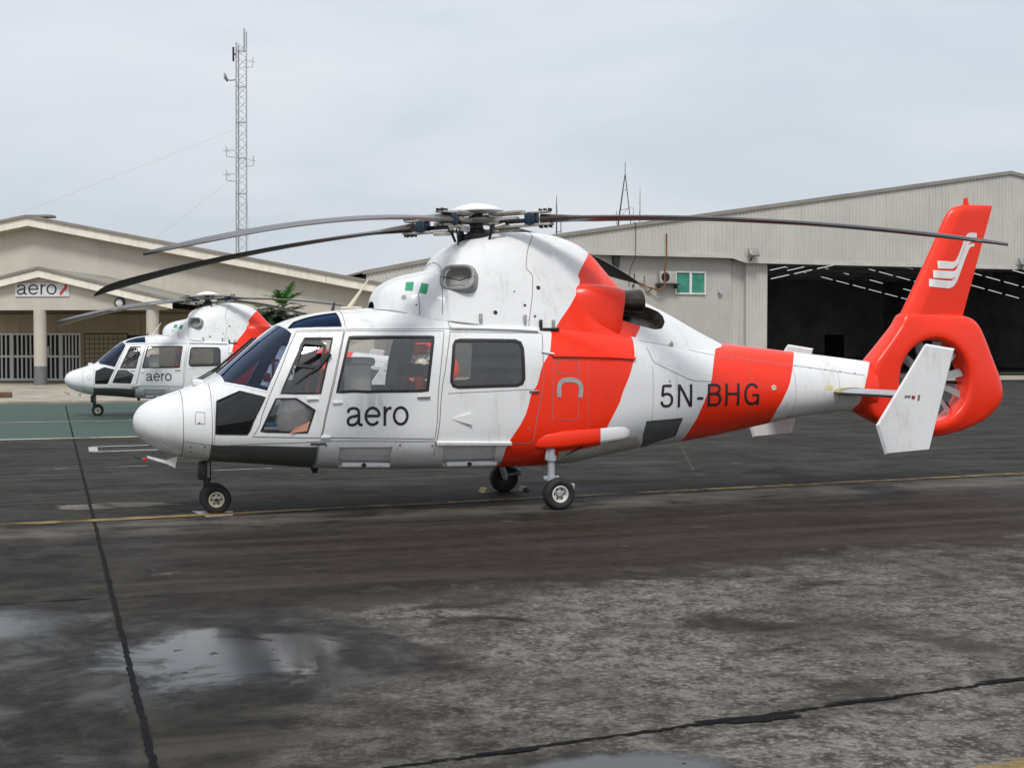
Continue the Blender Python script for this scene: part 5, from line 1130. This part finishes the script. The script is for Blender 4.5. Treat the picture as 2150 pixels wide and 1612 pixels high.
# sign over the porch
sg = empty('company_sign', (-2.192, 54.742, -0.075), math.radians(-22.765))
tag(sg, 'white aero sign with red mark on the porch gable', 'sign')
mb = MB(); mb.box((0.22, 0.085, 4.87), (2.80, 0.05, 0.68)); mb.build('sign_board', plain('sign white', (0.62, 0.62, 0.64), 0.6), sg)
mb = MB(); quads, W_ = lettering(AERO[0], AERO[1], 0.13)
for qd in quads: mb.add([(-1.10+u*2.08/W_, 0.054, 4.62+v*0.53) for u, v in qd], [(0, 1, 2, 3)])
mb.build('sign_lettering', M['ink'], sg, fix=False)
mb = MB(); mb.add([(1.14, 0.055, 4.58), (1.24, 0.055, 4.62), (1.38, 0.055, 4.80), (1.52, 0.055, 4.93), (1.54, 0.055, 5.14), (1.38, 0.055, 5.14), (1.36, 0.055, 4.98), (1.10, 0.055, 4.72)], [(0, 1, 2, 3, 4, 5, 6, 7)]); mb.build('red_mark', plain('sign red', (0.50, 0.07, 0.05), 0.6), sg)
mb = MB(); mb.box((-3.55, 37.6, 0.10), (1.6, 0.6, 0.20), bev=0.02); mb.box((-3.95, 38.3, 0.24), (0.9, 0.6, 0.24), bev=0.02)
tag(mb.build('brick_step', plain('brown brick', (0.13, 0.075, 0.045), 0.9, 0, 0.3, 3, 0.3)), 'small brown brick step at the left edge', 'step')

# ---- palm in front of the building
def frond(mb, base, az, el, ln, droop, mi, wid=0.05):
    d = Vector((math.cos(az)*math.cos(el), math.sin(az)*math.cos(el), math.sin(el))); pts = []; p = Vector(base); n = 10
    for i in range(n+1):
        pts.append(p.copy()); d = (d+Vector((0, 0, -droop/n))).normalized(); p = p+d*(ln/n)
    for i in range(2, n+1):
        a = pts[i]; dd = (pts[i]-pts[i-1]).normalized(); s_ = dd.cross(Vector((0, 0, 1)))
        if s_.length < 0.05: s_ = Vector((1, 0, 0))
        s_.normalize()
        ll = ln*0.34*math.sin(math.pi*min(0.97, (i+0.5)/(n+1)))+0.06
        for sg_ in (-1, 1):
            for q in (0.0, 0.5):
                b = a+dd*(ln/n*q)
                tip = b+(s_*sg_*0.85+dd*0.55+Vector((0, 0, random.uniform(-0.35, 0.1)))).normalized()*ll
                w_ = dd*wid
                mb.add([b-w_, b+w_, tip], [(0, 1, 2)], mi)
    mb.tube(pts, [0.018*(1-i/(n+1))+0.004 for i in range(n+1)], 4, mi)
M['palm'] = plain('palm leaf', (0.030, 0.052, 0.022), 0.55, 0, 0.45, 3)
M['palmnew'] = plain('fresh palm leaf', (0.07, 0.21, 0.03), 0.5, 0, 0.2, 3)
M['bark'] = plain('palm stem', (0.10, 0.085, 0.05), 0.9, 0, 0.3, 5, 0.3)
pc = Vector((8.48, 45.2, 0.0))
palm = empty('palm_tree', pc); tag(palm, 'bushy dark palm with one bright green frond before the beige wall', 'palm')
random.seed(11)
stems = [(random.uniform(-0.95, 0.95), random.uniform(-0.5, 0.5), random.uniform(2.6, 3.7)) for _ in range(13)]
mb = MB(); mc = MB()
for (a, b, h_) in stems:
    mb.tube([(a*0.3, b*0.3, 0), (a*0.7, b*0.7, h_*0.5), (a, b, h_)], [0.09, 0.07, 0.05], 8)
    for k in range(22): frond(mc, (a, b, h_-random.uniform(0, 1.3)), random.uniform(0, 6.283), random.uniform(-0.1, 1.0), random.uniform(1.2, 1.7), random.uniform(0.9, 1.6), 0)
mb.build('trunk', M['bark'], palm); mc.build('crown', M['palm'], palm, fix=False)
mc = MB()
for k in range(7): frond(mc, (0.15, 0, 3.75), random.uniform(0, 6.283), random.uniform(0.75, 1.3), random.uniform(1.0, 1.3), 0.9, 0, 0.05)
mc.build('new_frond', M['palmnew'], palm, fix=False)

# ---- far tree behind the roofs
def leaf_crown(name, c0, rad, n, mat_, parent, size):
    mb = MB(); cl = [(Vector((random.gauss(0, .5)*rad[0], random.gauss(0, .5)*rad[1], random.gauss(0, .45)*rad[2])), random.uniform(.25, .5)) for _ in range(22)]
    for k in range(n):
        o, r_ = random.choice(cl); d = Vector((random.gauss(0, 1), random.gauss(0, 1), random.gauss(0, 1))).normalized()*r_*min(rad)*random.uniform(.5, 1.1)
        p = Vector(c0)+o+d; u = Vector((random.gauss(0, 1), random.gauss(0, 1), random.gauss(0, 1))).normalized(); w = u.orthogonal().normalized()
        mb.add([p-u*size, p+w*size*.5, p+u*size, p-w*size*.5], [(0, 1, 2, 3)])
    return mb.build(name, mat_, parent, fix=False)
M['fartree'] = plain('far foliage', (0.045, 0.055, 0.040), 0.8, 0, 0.3, 0.5)
for (D_, u_, zt_, lab) in ((150, 737, 8.6, 'far dark tree just above the office roof'), ):
    X__ = (u_-1075)/2728.3*D_; pos = Vector((-0.645+math.sin(0.3275)*D_+math.cos(0.3275)*X__, -14.96+math.cos(0.3275)*D_-math.sin(0.3275)*X__, -0.075))
    tr = empty('tree', pos); tag(tr, lab, 'tree')
    mb = MB(); mb.tube([(0, 0, 0), (0.1, 0, 4), (0, 0.1, 8)], [0.3, 0.22, 0.1], 8); mb.build('trunk', M['bark'], tr)
    leaf_crown('crown', (0, 0, 8.1), (2.2, 2.2, 1.0), 1600, M['fartree'], tr, 0.22)

# ================================================================== hangar
M['clad'] = weathered('grey beige cladding', (0.51, 0.495, 0.455), (0.30, 0.27, 0.22), 0.22, 0.6, 0.6, 0.02)
M['cladtrim'] = plain('cladding trim', (0.50, 0.48, 0.44), 0.6, 0, 0.12, 0.8)
M['hwall'] = weathered('grey rendered wall', (0.44, 0.42, 0.39), (0.27, 0.25, 0.22), 0.35, 0.6)
M['hin'] = plain('dark hangar interior', (0.32, 0.32, 0.32), 0.85, 0, 0.3, 0.3)
M['hroof'] = plain('weathered roof trim', (0.26, 0.245, 0.215), 0.6, 0.1, 0.15, 0.5)
M['rust'] = plain('rusty pipe', (0.22, 0.095, 0.045), 0.85, 0, 0.35, 3, 0.3)
hg = empty('hangar', (41.794, 61.449, -0.075), math.radians(0.21))
tag(hg, 'large grey corrugated hangar with a wide open dark doorway', 'hangar')
RX, RZ = 20.94, 14.40
def hz(x_):
    if x_ > RX: x_ = 2*RX-x_
    if x_ >= -13.5: return RZ-0.1577*(RX-x_)
    return RZ-0.1577*(RX+13.5)-0.205*(-13.5-x_)
def hb(x_):
    if x_ >= 0: return 7.56
    if x_ >= -1.45: s_ = x_/-1.45; return 7.56+0.30*(3*s_*s_-2*s_**3)
    if x_ >= -13.0: return 7.86
    return min(7.86, hz(x_)-0.85) if x_ < -15 else min(7.86, hz(x_)-0.4)
mb = MB(); pitch = 0.268; x_ = -25.7
while x_ < 66:
    seg = [(x_, 0.0), (x_+0.17, 0.0), (x_+0.19, -0.045), (x_+0.248, -0.045), (x_+pitch, 0.0)]
    vs = []
    for (a, y_) in seg: vs += [(a, y_, hb(a)), (a, y_, hz(a))]
    mb.add(vs, [(2*i, 2*i+2, 2*i+3, 2*i+1) for i in range(4)]); x_ += pitch
mb.build('gable_cladding', M['clad'], hg, fix=False)
def hstrip(name, xs_, f, th, y0, y1, mat_, parent):
    mb = MB()
    for a, b in zip(xs_[:-1], xs_[1:]): mb.prism([(a, f(a)), (b, f(b)), (b, f(b)-th), (a, f(a)-th)], y0, y1)
    return mb.build(name, mat_, parent)
hstrip('lower_trim', [-13.0, -8, -4, -1.45, -1.2, -0.9, -0.6, -0.3, 0.0, 10, 20, 30, 44], lambda q: hb(q)+0.22, 0.24, -0.10, 0.02, M['cladtrim'], hg)
hstrip('roof_edge_trim', [-25.9, -20, -13.5, 0, 10, RX], lambda q: hz(q)+0.12, 0.24, -0.14, 0.03, M['hroof'], hg)
hstrip('roof_edge_trim', [RX, 30, 40, 55, 66], lambda q: hz(q)+0.12, 0.24, -0.14, 0.03, M['hroof'], hg)
hstrip('roof', [-25.9, -13.5, RX], lambda q: hz(q)+0.10, 0.12, 0.04, 48, M['hroof'], hg)
hstrip('roof', [RX, 66], lambda q: hz(q)+0.10, 0.12, 0.04, 48, M['hroof'], hg)
mb = MB(); mb.box((-7.0, 1.3, 4.0), (12.1, 1.4, 8.0)); mb.build('office_wall', M['hwall'], hg)
mb = MB(); mb.box((-19.5, 7.0, 3.0), (12.5, 0.3, 6.0)); mb.build('recessed_wall', M['hwall'], hg)
hstrip('soffit', [-25.8, -20, -15, -13.05], lambda q: hb(q)-0.02, 0.08, 0.03, 6.9, M['soffit'], hg)
mb = MB(); mb.box((54.5, 1.3, 4.0), (23.0, 1.4, 8.0)); mb.build('far_wall', M['hwall'], hg)
# sliding door leaves stacked beside the opening
for (xa, xb, y_) in ((-0.93, 0.10, 0.75), (0.06, 1.64, 0.35)):
    mb = MB(); q = xa
    while q < xb-0.05:
        w_ = min(0.26, xb-q); vs = []
        for (a, yy) in ((q, y_), (q+w_*0.6, y_), (q+w_*0.7, y_-0.05), (q+w_*0.92, y_-0.05), (q+w_, y_)): vs += [(a, yy, 0.05), (a, yy, 7.75)]
        mb.add(vs, [(2*i, 2*i+2, 2*i+3, 2*i+1) for i in range(4)]); q += w_
    mb.add([(xb, y_, 0.05), (xb, y_+0.12, 0.05), (xb, y_+0.12, 7.75), (xb, y_, 7.75), (xa, y_, 0.05), (xa, y_+0.42, 0.05), (xa, y_+0.42, 7.75), (xa, y_, 7.75)], [(0, 1, 2, 3), (4, 5, 6, 7)])
    mb.build('door_leaf', M['clad'], hg, fix=False)
# interior shell
mb = MB(); mb.box((21, 46.5, 6.5), (50, 0.3, 13.0)); mb.build('rear_wall', M['hin'], hg)
for xx in (0.4, 43.0):
    mb = MB(); mb.box((xx, 24.5, 5.5), (0.3, 44, 11.0)); mb.build('inner_side_wall', M['hin'], hg)
mb = MB(); mb.box((21, 23.5, 0.085), (42.2, 45.5, 0.02)); mb.build('hangar_floor', plain('dark hangar floor', (0.06, 0.058, 0.055), 0.6, 0, 0.3, 0.5), hg)
mb = MB(); mb.prism([(0.3, 8.9), (21, 12.4), (43, 8.9), (43, 9.0), (21, 12.55), (0.3, 9.0)], 0.6, 46.2); mb.build('inner_ceiling', M['hin'], hg)
mb = MB(); mb.box((36.5, 46.2, 1.7), (2.3, 0.2, 3.4)); mb.build('rear_doorway', M['black'], hg)
for k in range(7):
    mb = MB(); mb.box((21, 3+6*k, 9.0), (41, 0.25, 0.35)); mb.build('roof_truss', M['hin'], hg)
# things on the hangar front
def local_thing(name, label, cat, group=None):
    e = empty(name, (41.794, 61.449, -0.075), math.radians(0.21)); return tag(e, label, cat, group)
wd = empty('window', (0, 0, 0), 0, hg)
mb = MB()
for (p, d) in (((-3.96, 0.55, 6.90), (2.20, 0.12, 0.08)), ((-3.96, 0.55, 5.50), (2.20, 0.12, 0.09)), ((-5.02, 0.55, 6.20), (0.08, 0.12, 1.32)), ((-2.90, 0.55, 6.20), (0.08, 0.12, 1.32)), ((-3.96, 0.55, 6.20), (0.15, 0.12, 1.32))): mb.box(p, d)
mb.build('window_frame', plain('white window frame', (0.72, 0.72, 0.70), 0.5), wd)
gm = NT('green window glass'); gm.bsdf(Base_Color=gm.mix(gm.step(gm.noise(gm.coord(), 1.5, 3), .35, .65), (0.025, 0.19, 0.125), (0.05, 0.27, 0.19)), Roughness=0.12)
for xx in (-4.505, -3.415):
    mb = MB(); mb.box((xx, 0.585, 6.20), (0.94, 0.02, 1.32)); mb.build('window_pane', gm.mat, wd)
ac = local_thing('air_conditioner', 'grey outdoor air conditioner unit bracketed beside the green window', 'air conditioner')
mb = MB(); mb.box((-5.75, 0.33, 6.52), (1.15, 0.36, 0.78), bev=0.03); mb.build('casing', plain('aged unit casing', (0.42, 0.41, 0.38), 0.6, 0, 0.2, 3), ac)
mb = MB(); mb.lathe([(0.30, 0), (0.30, 0.02), (0.0, 0.02)], Matrix.Translation((-5.95, 0.145, 6.53)) @ Matrix.Rotation(math.radians(90), 4, 'X'), 20); mb.build('fan_grille', M['black'], ac)
mb = MB(); mb.box((-5.7, 0.30, 6.08), (1.6, 0.5, 0.07)); mb.box((-6.3, 0.35, 5.95), (0.07, 0.42, 0.3)); mb.box((-5.1, 0.35, 5.95), (0.07, 0.42, 0.3)); mb.build('bracket', M['legdark'], ac)
pp = local_thing('drain_pipe', 'rusty brown pipe running down past the air conditioner', 'pipe')
mb = MB(); mb.tube([(-6.03, -0.16, 9.3), (-6.03, -0.16, 7.6), (-6.05, 0.05, 6.9), (-6.03, 0.05, 6.0), (-6.15, 0.1, 5.75), (-6.5, 0.2, 5.68), (-6.8, 0.3, 5.8), (-7.1, 0.4, 5.85), (-7.35, 0.5, 6.05), (-7.6, 0.5, 6.1)], 0.055, 8); mb.build('pipe_run', M['rust'], pp)
mb = MB(); mb.tube([(-6.8, 0.3, 5.8), (-7.0, 0.45, 5.6), (-7.2, 0.5, 5.62)], 0.05, 8); mb.build('pipe_branch', M['rust'], pp)
for (xx, zz, lab) in ((0.05, 8.12, 'square floodlight above the corner of the hangar doorway'), (21.75, 7.95, 'square floodlight over the doorway at the right edge')):
    fl_ = local_thing('floodlight', lab, 'floodlight', 'hangar floodlights')
    Rf = Matrix.Rotation(math.radians(-28), 3, 'X')
    mb = MB(); mb.box((xx+0.1, -0.45, zz+0.12), (0.72, 0.22, 0.55), 0, Rf, 0.03); mb.build('lamp_housing', plain('floodlight grey', (0.28, 0.28, 0.26), 0.4, 0.3), fl_)
    mb = MB(); mb.box((xx+0.1, -0.56, zz+0.08), (0.58, 0.02, 0.40), 0, Rf); mb.build('lamp_glass', plain('floodlight glass', (0.42, 0.44, 0.42), 0.15), fl_)
    mb = MB(); mb.tube([(xx, -0.05, zz-0.42), (xx, -0.30, zz-0.40), (xx+0.02, -0.42, zz-0.15)], 0.045, 8); mb.build('lamp_arm', M['black'], fl_)
wl_ = local_thing('wall_lamp', 'small round wall lamp right of the green window', 'lamp')
mb = MB(); mb.cyl((-1.79, 0.60, 5.62), (-1.79, 0.42, 5.66), 0.12, 0.16, 14); mb.build('lamp_body', M['legpaint'], wl_)
mb = MB(); mb.cyl((-1.82, 0.60, 5.40), (-1.82, 0.50, 5.40), 0.09, n=12); mb.build('junction_box', M['metal'], wl_)
br = local_thing('wall_bracket', 'dark hanging bracket under the hangar cladding', 'bracket')
mb = MB(); mb.prism([(-9.55, 7.8), (-9.05, 7.8), (-9.15, 7.05), (-9.45, 7.05)], 0.30, 0.59); mb.build('bracket_plate', M['legdark'], br)
cb = local_thing('cable', 'thin black cable hanging down the hangar wall from the roof antenna', 'cable')
mb = MB(); mb.tube([(-6.9, 4.0, 10.2), (-8.2, -0.16, 9.95), (-8.22, -0.16, 7.7), (-8.3, 0.5, 7.0), (-8.35, 0.56, 5.9)], 0.022, 5); mb.build('cable_run', M['black'], cb)
sb = local_thing('wall_conduit', 'two short dark conduits on the grey hangar wall', 'conduit')
mb = MB(); mb.tube([(-7.95, 0.57, 6.75), (-7.98, 0.57, 6.0)], 0.03, 6); mb.tube([(-7.25, 0.57, 6.6), (-7.25, 0.57, 6.15)], 0.025, 6); mb.box((-8.05, 0.55, 5.95), (0.12, 0.1, 0.14)); mb.build('conduit_run', M['legdark'], sb)
# roof antennas
at = local_thing('roof_aerial_tower', 'slender A-shaped lattice antenna frame on the hangar roof', 'antenna')
mb = MB(); y_ = 5.0; SX = 1.75
mb.tube([(-9.0+SX, y_, hz(-9.0+1.75)), (-8.42+SX, y_, 13.7)], 0.030, 6); mb.tube([(-7.95+SX, y_, hz(-7.95+1.75)), (-8.40+SX, y_, 13.7)], 0.030, 6); mb.tube([(-8.5+SX, y_+1.0, hz(-8.5+1.75)), (-8.41+SX, y_, 13.7)], 0.026, 6)
mb.tube([(-8.41+SX, y_, 13.5), (-8.41+SX, y_, 14.55)], 0.022, 6); mb.build('frame_leg', M['legdark'], at)
mb = MB()
for zz in (10.7, 11.3, 12.6): mb.tube([(-8.95+0.16*(zz-10)+SX, y_, zz), (-8.02-0.1*(zz-10)+SX, y_, zz+0.1)], 0.016, 5)
mb.tube([(-8.8+SX, y_, 10.8), (-8.2+SX, y_, 11.4)], 0.014, 5); mb.tube([(-9.05+SX, y_, 10.3), (-9.05+SX, y_, 11.2)], 0.02, 5); mb.tube([(-7.8+SX, y_, 10.4), (-7.8+SX, y_, 11.5), (-8.2+SX, y_, 11.5)], 0.016, 5); mb.build('cross_bar', M['legdark'], at)
for (xx, zt_, lab, yy) in ((-12.40, 11.85, 'thin whip antenna pole at the left of the hangar roof', 3.0), (-5.55, 12.95, 'short pale antenna pole right of the A-shaped frame', 5.0)):
    an = local_thing('antenna_pole', lab, 'antenna', 'roof antenna poles')
    mb = MB(); mb.tube([(xx, yy, hz(xx)), (xx, yy, zt_-0.8), (xx, yy, zt_)], [0.045, 0.035, 0.012], 6); pl_ = mb.build('pole', M['legdark'] if xx < -10 else M['legpaint'], an)
    mb = MB()
    if xx < -10: mb.tube([(xx+0.3, yy, hz(xx)+0.3), (xx+0.3, yy, hz(xx)+1.5)], 0.03, 5); mb.tube([(xx-0.1, yy, hz(xx)+0.35), (xx+0.35, yy, hz(xx)+0.35)], 0.02, 5); mb.tube([(xx-0.2, yy, hz(xx)+1.45), (xx+0.4, yy, hz(xx)+1.45)], 0.02, 5)
    else: mb.tube([(xx-0.12, yy, hz(xx)), (xx-0.02, yy, hz(xx)+1.4)], 0.02, 5)
    mb.build('antenna_arm', M['legdark'] if xx < -10 else M['legpaint'], an)
# strip lights under the hangar roof
M['tubelight'] = emit('lit tube', (0.92, 1.0, 0.97), 0.5)
lightg = None; random.seed(5)
for j, yy in enumerate((6.0, 11.0, 16.0, 21.0, 26.0, 31.0, 36.0)):
    for i in range(19):
        xx = 4.0+1.9*i+0.5*(j % 2)
        if xx > 40 or random.random() < 0.22: continue
        zz = 6.1+0.21*(min(xx, 2*RX-xx)-2)+0.01*yy
        wx, wy = 41.794+xx, 61.449+yy
        if lightg is None:
            lightg = empty('strip_light', (wx, wy, zz)); mb = MB(); mb.cyl((-0.75, 0, 0), (0.75, 0, 0), 0.026, n=8); mb.build('light_tube', M['tubelight'], lightg)
            mb = MB(); mb.box((0, 0, 0.07), (1.3, 0.12, 0.05)); mb.build('light_batten', M['hin'], lightg); o = lightg
        else: o = copy_tree(lightg); o.location = (wx, wy, zz)
        o.rotation_euler = (0, -0.21 if xx < RX else 0.21, 0)
        tag(o, 'lit fluorescent strip hanging in the dark hangar', 'light', 'hangar strip lights')
# dark shapes parked inside
af = local_thing('aircraft_tail', 'dim tail fin of an aircraft parked inside the hangar', 'aircraft tail')
mb = MB(); mb.prism([(7.0, 0.1), (8.6, 0.1), (8.8, 1.9), (7.9, 4.6), (7.2, 4.7), (7.3, 2.2)], 20.0, 20.15); mb.build('fin', M['hin'], af)
mb = MB(); mb.prism([(7.35, 3.4), (8.25, 3.4), (7.9, 4.62), (7.22, 4.72)], 19.97, 19.995); mb.build('fin_tip', plain('dim red', (0.16, 0.02, 0.02), 0.6), af)
wbk = local_thing('workbench', 'low dark workbench along the hangar back wall', 'bench')
mb = MB(); mb.box((37, 44.5, 0.95), (9, 0.9, 0.10)); mb.build('bench_top', plain('bench grey', (0.10, 0.10, 0.10), 0.7), wbk)
for q in range(5):
    mb = MB(); mb.box((32.8+2.1*q, 44.5, 0.50), (0.12, 0.8, 0.82)); mb.build('bench_leg', M['dark'], wbk)

# ================================================================== lattice radio mast
mast = empty('radio_mast', (13.04, 97.0, -0.075)); tag(mast, 'tall slim galvanised lattice radio mast behind the office roof', 'mast')
M['galv'] = plain('galvanised steel', (0.40, 0.41, 0.42), 0.5, 0.3, 0.15, 2)
TR = [Vector((0.52*math.cos(a), 0.52*math.sin(a), 0)) for a in (math.radians(q) for q in (-20, 100, 220))]
for k, p in enumerate(TR):
    mb = MB(); mb.tube([p, p+Vector((0.13, 0, 27.6 if k != 0 else 28.6))], 0.055, 6); mb.build('mast_leg', M['galv'], mast)
mb = MB()
for i in range(46):
    z0 = 0.6*i; z1 = z0+0.6
    for k in range(3):
        a = TR[k] + Vector((0.13*z0/28, 0, z0)); b = TR[(k+1) % 3]+Vector((0.13*z1/28, 0, z1)); c_ = TR[(k+1) % 3]+Vector((0.13*z0/28, 0, z0))
        if i % 2: a, b = TR[(k+1) % 3]+Vector((0.13*z0/28, 0, z0)), TR[k]+Vector((0.13*z1/28, 0, z1))
        mb.cyl(a, b, 0.020, n=4, caps=False)
        if i % 5 == 0: mb.cyl(TR[k]+Vector((0.13*z0/28, 0, z0)), c_, 0.035, n=4, caps=False)
mb.build('bracing', M['galv'], mast)
mb = MB(); mb.tube([(0.45, 0, 27), (0.46, 0, 28.9)], 0.07, 6); mb.build('top_antenna', M['galv'], mast)
mb = MB(); mb.box((-0.50, -0.36, 26.6), (0.16, 0.12, 1.2), bev=0.03); mb.box((-0.36, -0.34, 26.6), (0.2, 0.08, 0.12)); mb.build('panel_antenna', M['hubdark'], mast)
mb = MB(); mb.lathe([(0.0, 0.0), (0.28, 0.05), (0.42, 0.16), (0.40, 0.17), (0.0, 0.06)], Matrix.Translation((-1.25, -0.3, 24.6)) @ Matrix.Rotation(math.radians(70), 4, 'Y'), 18); mb.tube([(-1.3, -0.3, 24.6), (-0.8, -0.32, 24.4), (-0.30, -0.33, 24.5)], 0.06, 6); mb.build('dish_antenna', M['galv'], mast)
for (sx, zz) in ((1, 25.6), (1, 17.3), (-1, 18.0), (-1, 16.0)):
    mb = MB(); mb.tube([(0.4*sx, -0.1, zz), (1.1*sx, -0.3, zz+0.05), (1.15*sx, -0.3, zz+0.9)], 0.035, 5); mb.tube([(0.8*sx, -0.3, zz+0.45), (1.4*sx, -0.3, zz+0.5)], 0.028, 5); mb.tube([(0.4*sx, -0.1, zz+0.6), (1.1*sx, -0.3, zz+0.6)], 0.028, 5); mb.build('side_antenna', M['galv'], mast)
for (a, b) in (((-0.5, -0.2, 16.3), (-9.3, -3.0, 9.0)), ((-0.5, -0.2, 20.3), (-22.0, -6.0, 10.0)), ((0.6, 0.2, 16.0), (1.4, 2.0, 0.0))):
    mb = MB(); mb.tube([a, b, (b[0]*1.9-a[0]*0.9, b[1]*1.9-a[1]*0.9, 0.0)] if b[2] > 1 else [a, b], 0.010, 4); mb.build('guy_wire', M['galv'], mast)

# ================================================================== second helicopter and small things
heli2 = copy_tree(heli); heli2.location = (-0.8087, 24.078, -0.0744); heli2.rotation_euler = (0, 0, -0.0136)
tag(heli2, 'farther white and orange-red aero helicopter on the green apron, half hidden', 'helicopter', 'parked helicopters')

mt = empty('wheel_mat', (0.89, -0.15, 0)); tag(mt, 'small pale metal plate under the nose wheel', 'mat')
mb = MB(); mb.prism([(-0.24, 0.30), (0.20, 0.16), (0.16, -0.17), (-0.13, -0.24)], 0.001, 0.0065, plane='xy'); mb.build('plate', plain('scuffed plate', (0.46, 0.46, 0.50), 0.5, 0.2, 0.25, 9), mt)
for (xx, yy, rz_, lab) in ((4.40, 0.98, 0.1, 'yellowish wooden chock ahead of the far main wheel'), (4.93, 0.98, 0.0, 'dark chock behind the far main wheel')):
    ck = empty('wheel_chock', (xx, yy, 0), rz_); tag(ck, lab, 'chock', 'wheel chocks')
    mb = MB(); mb.prism([(-0.05, 0.0), (0.05, 0.0), (0.022, 0.055), (-0.022, 0.055)], -0.09, 0.09); mb.build('chock_block', plain('chock wood', (0.42, 0.36, 0.20), 0.8, 0, 0.2, 6) if xx < 4.6 else M['legdark'], ck)
# bag and folded cloth on the cockpit floor
bg = empty('cloth_bag', (1.66, -0.885, 0.80)); tag(bg, 'crumpled white cloth bag behind the lower pilot window', 'bag')
bm = bmesh.new(); bmesh.ops.create_icosphere(bm, subdivisions=4, radius=1.0)
from mathutils import noise as mnoise
for v_ in bm.verts:
    n_ = v_.co.copy(); k_ = 1+0.16*mnoise.noise(n_*2.2)+0.10*abs(mnoise.noise(n_*5.0))
    v_.co = Vector((n_.x*0.20*k_*(1-0.25*n_.z), n_.y*0.055*k_, 0.32+n_.z*0.24*k_))
me = bpy.data.meshes.new('bag_body'); bm.to_mesh(me); bm.free(); me.polygons.foreach_set('use_smooth', [True]*len(me.polygons)); link_mesh('bag_body', me, M['bag'], bg)
mb = MB(); mb.add([(-0.08, -0.085, 0.14), (0.12, -0.085, 0.16), (0.15, -0.09, 0.27), (-0.02, -0.09, 0.20)], [(0, 1, 2, 3)]); mb.build('tan_fold', plain('tan paper', (0.60, 0.30, 0.20), 0.8), bg)
fc = empty('folded_cloth', (1.43, -0.855, 0.90)); tag(fc, 'folded light blue cloth beside the white bag in the cockpit', 'cloth')
for k in range(3):
    mb = MB(); mb.box((0, 0, 0.05+0.045*k), (0.26-0.03*k, 0.10, 0.04), bev=0.015); mb.build('cloth_fold', M['skyblue'] if k != 1 else M['bag'], fc)
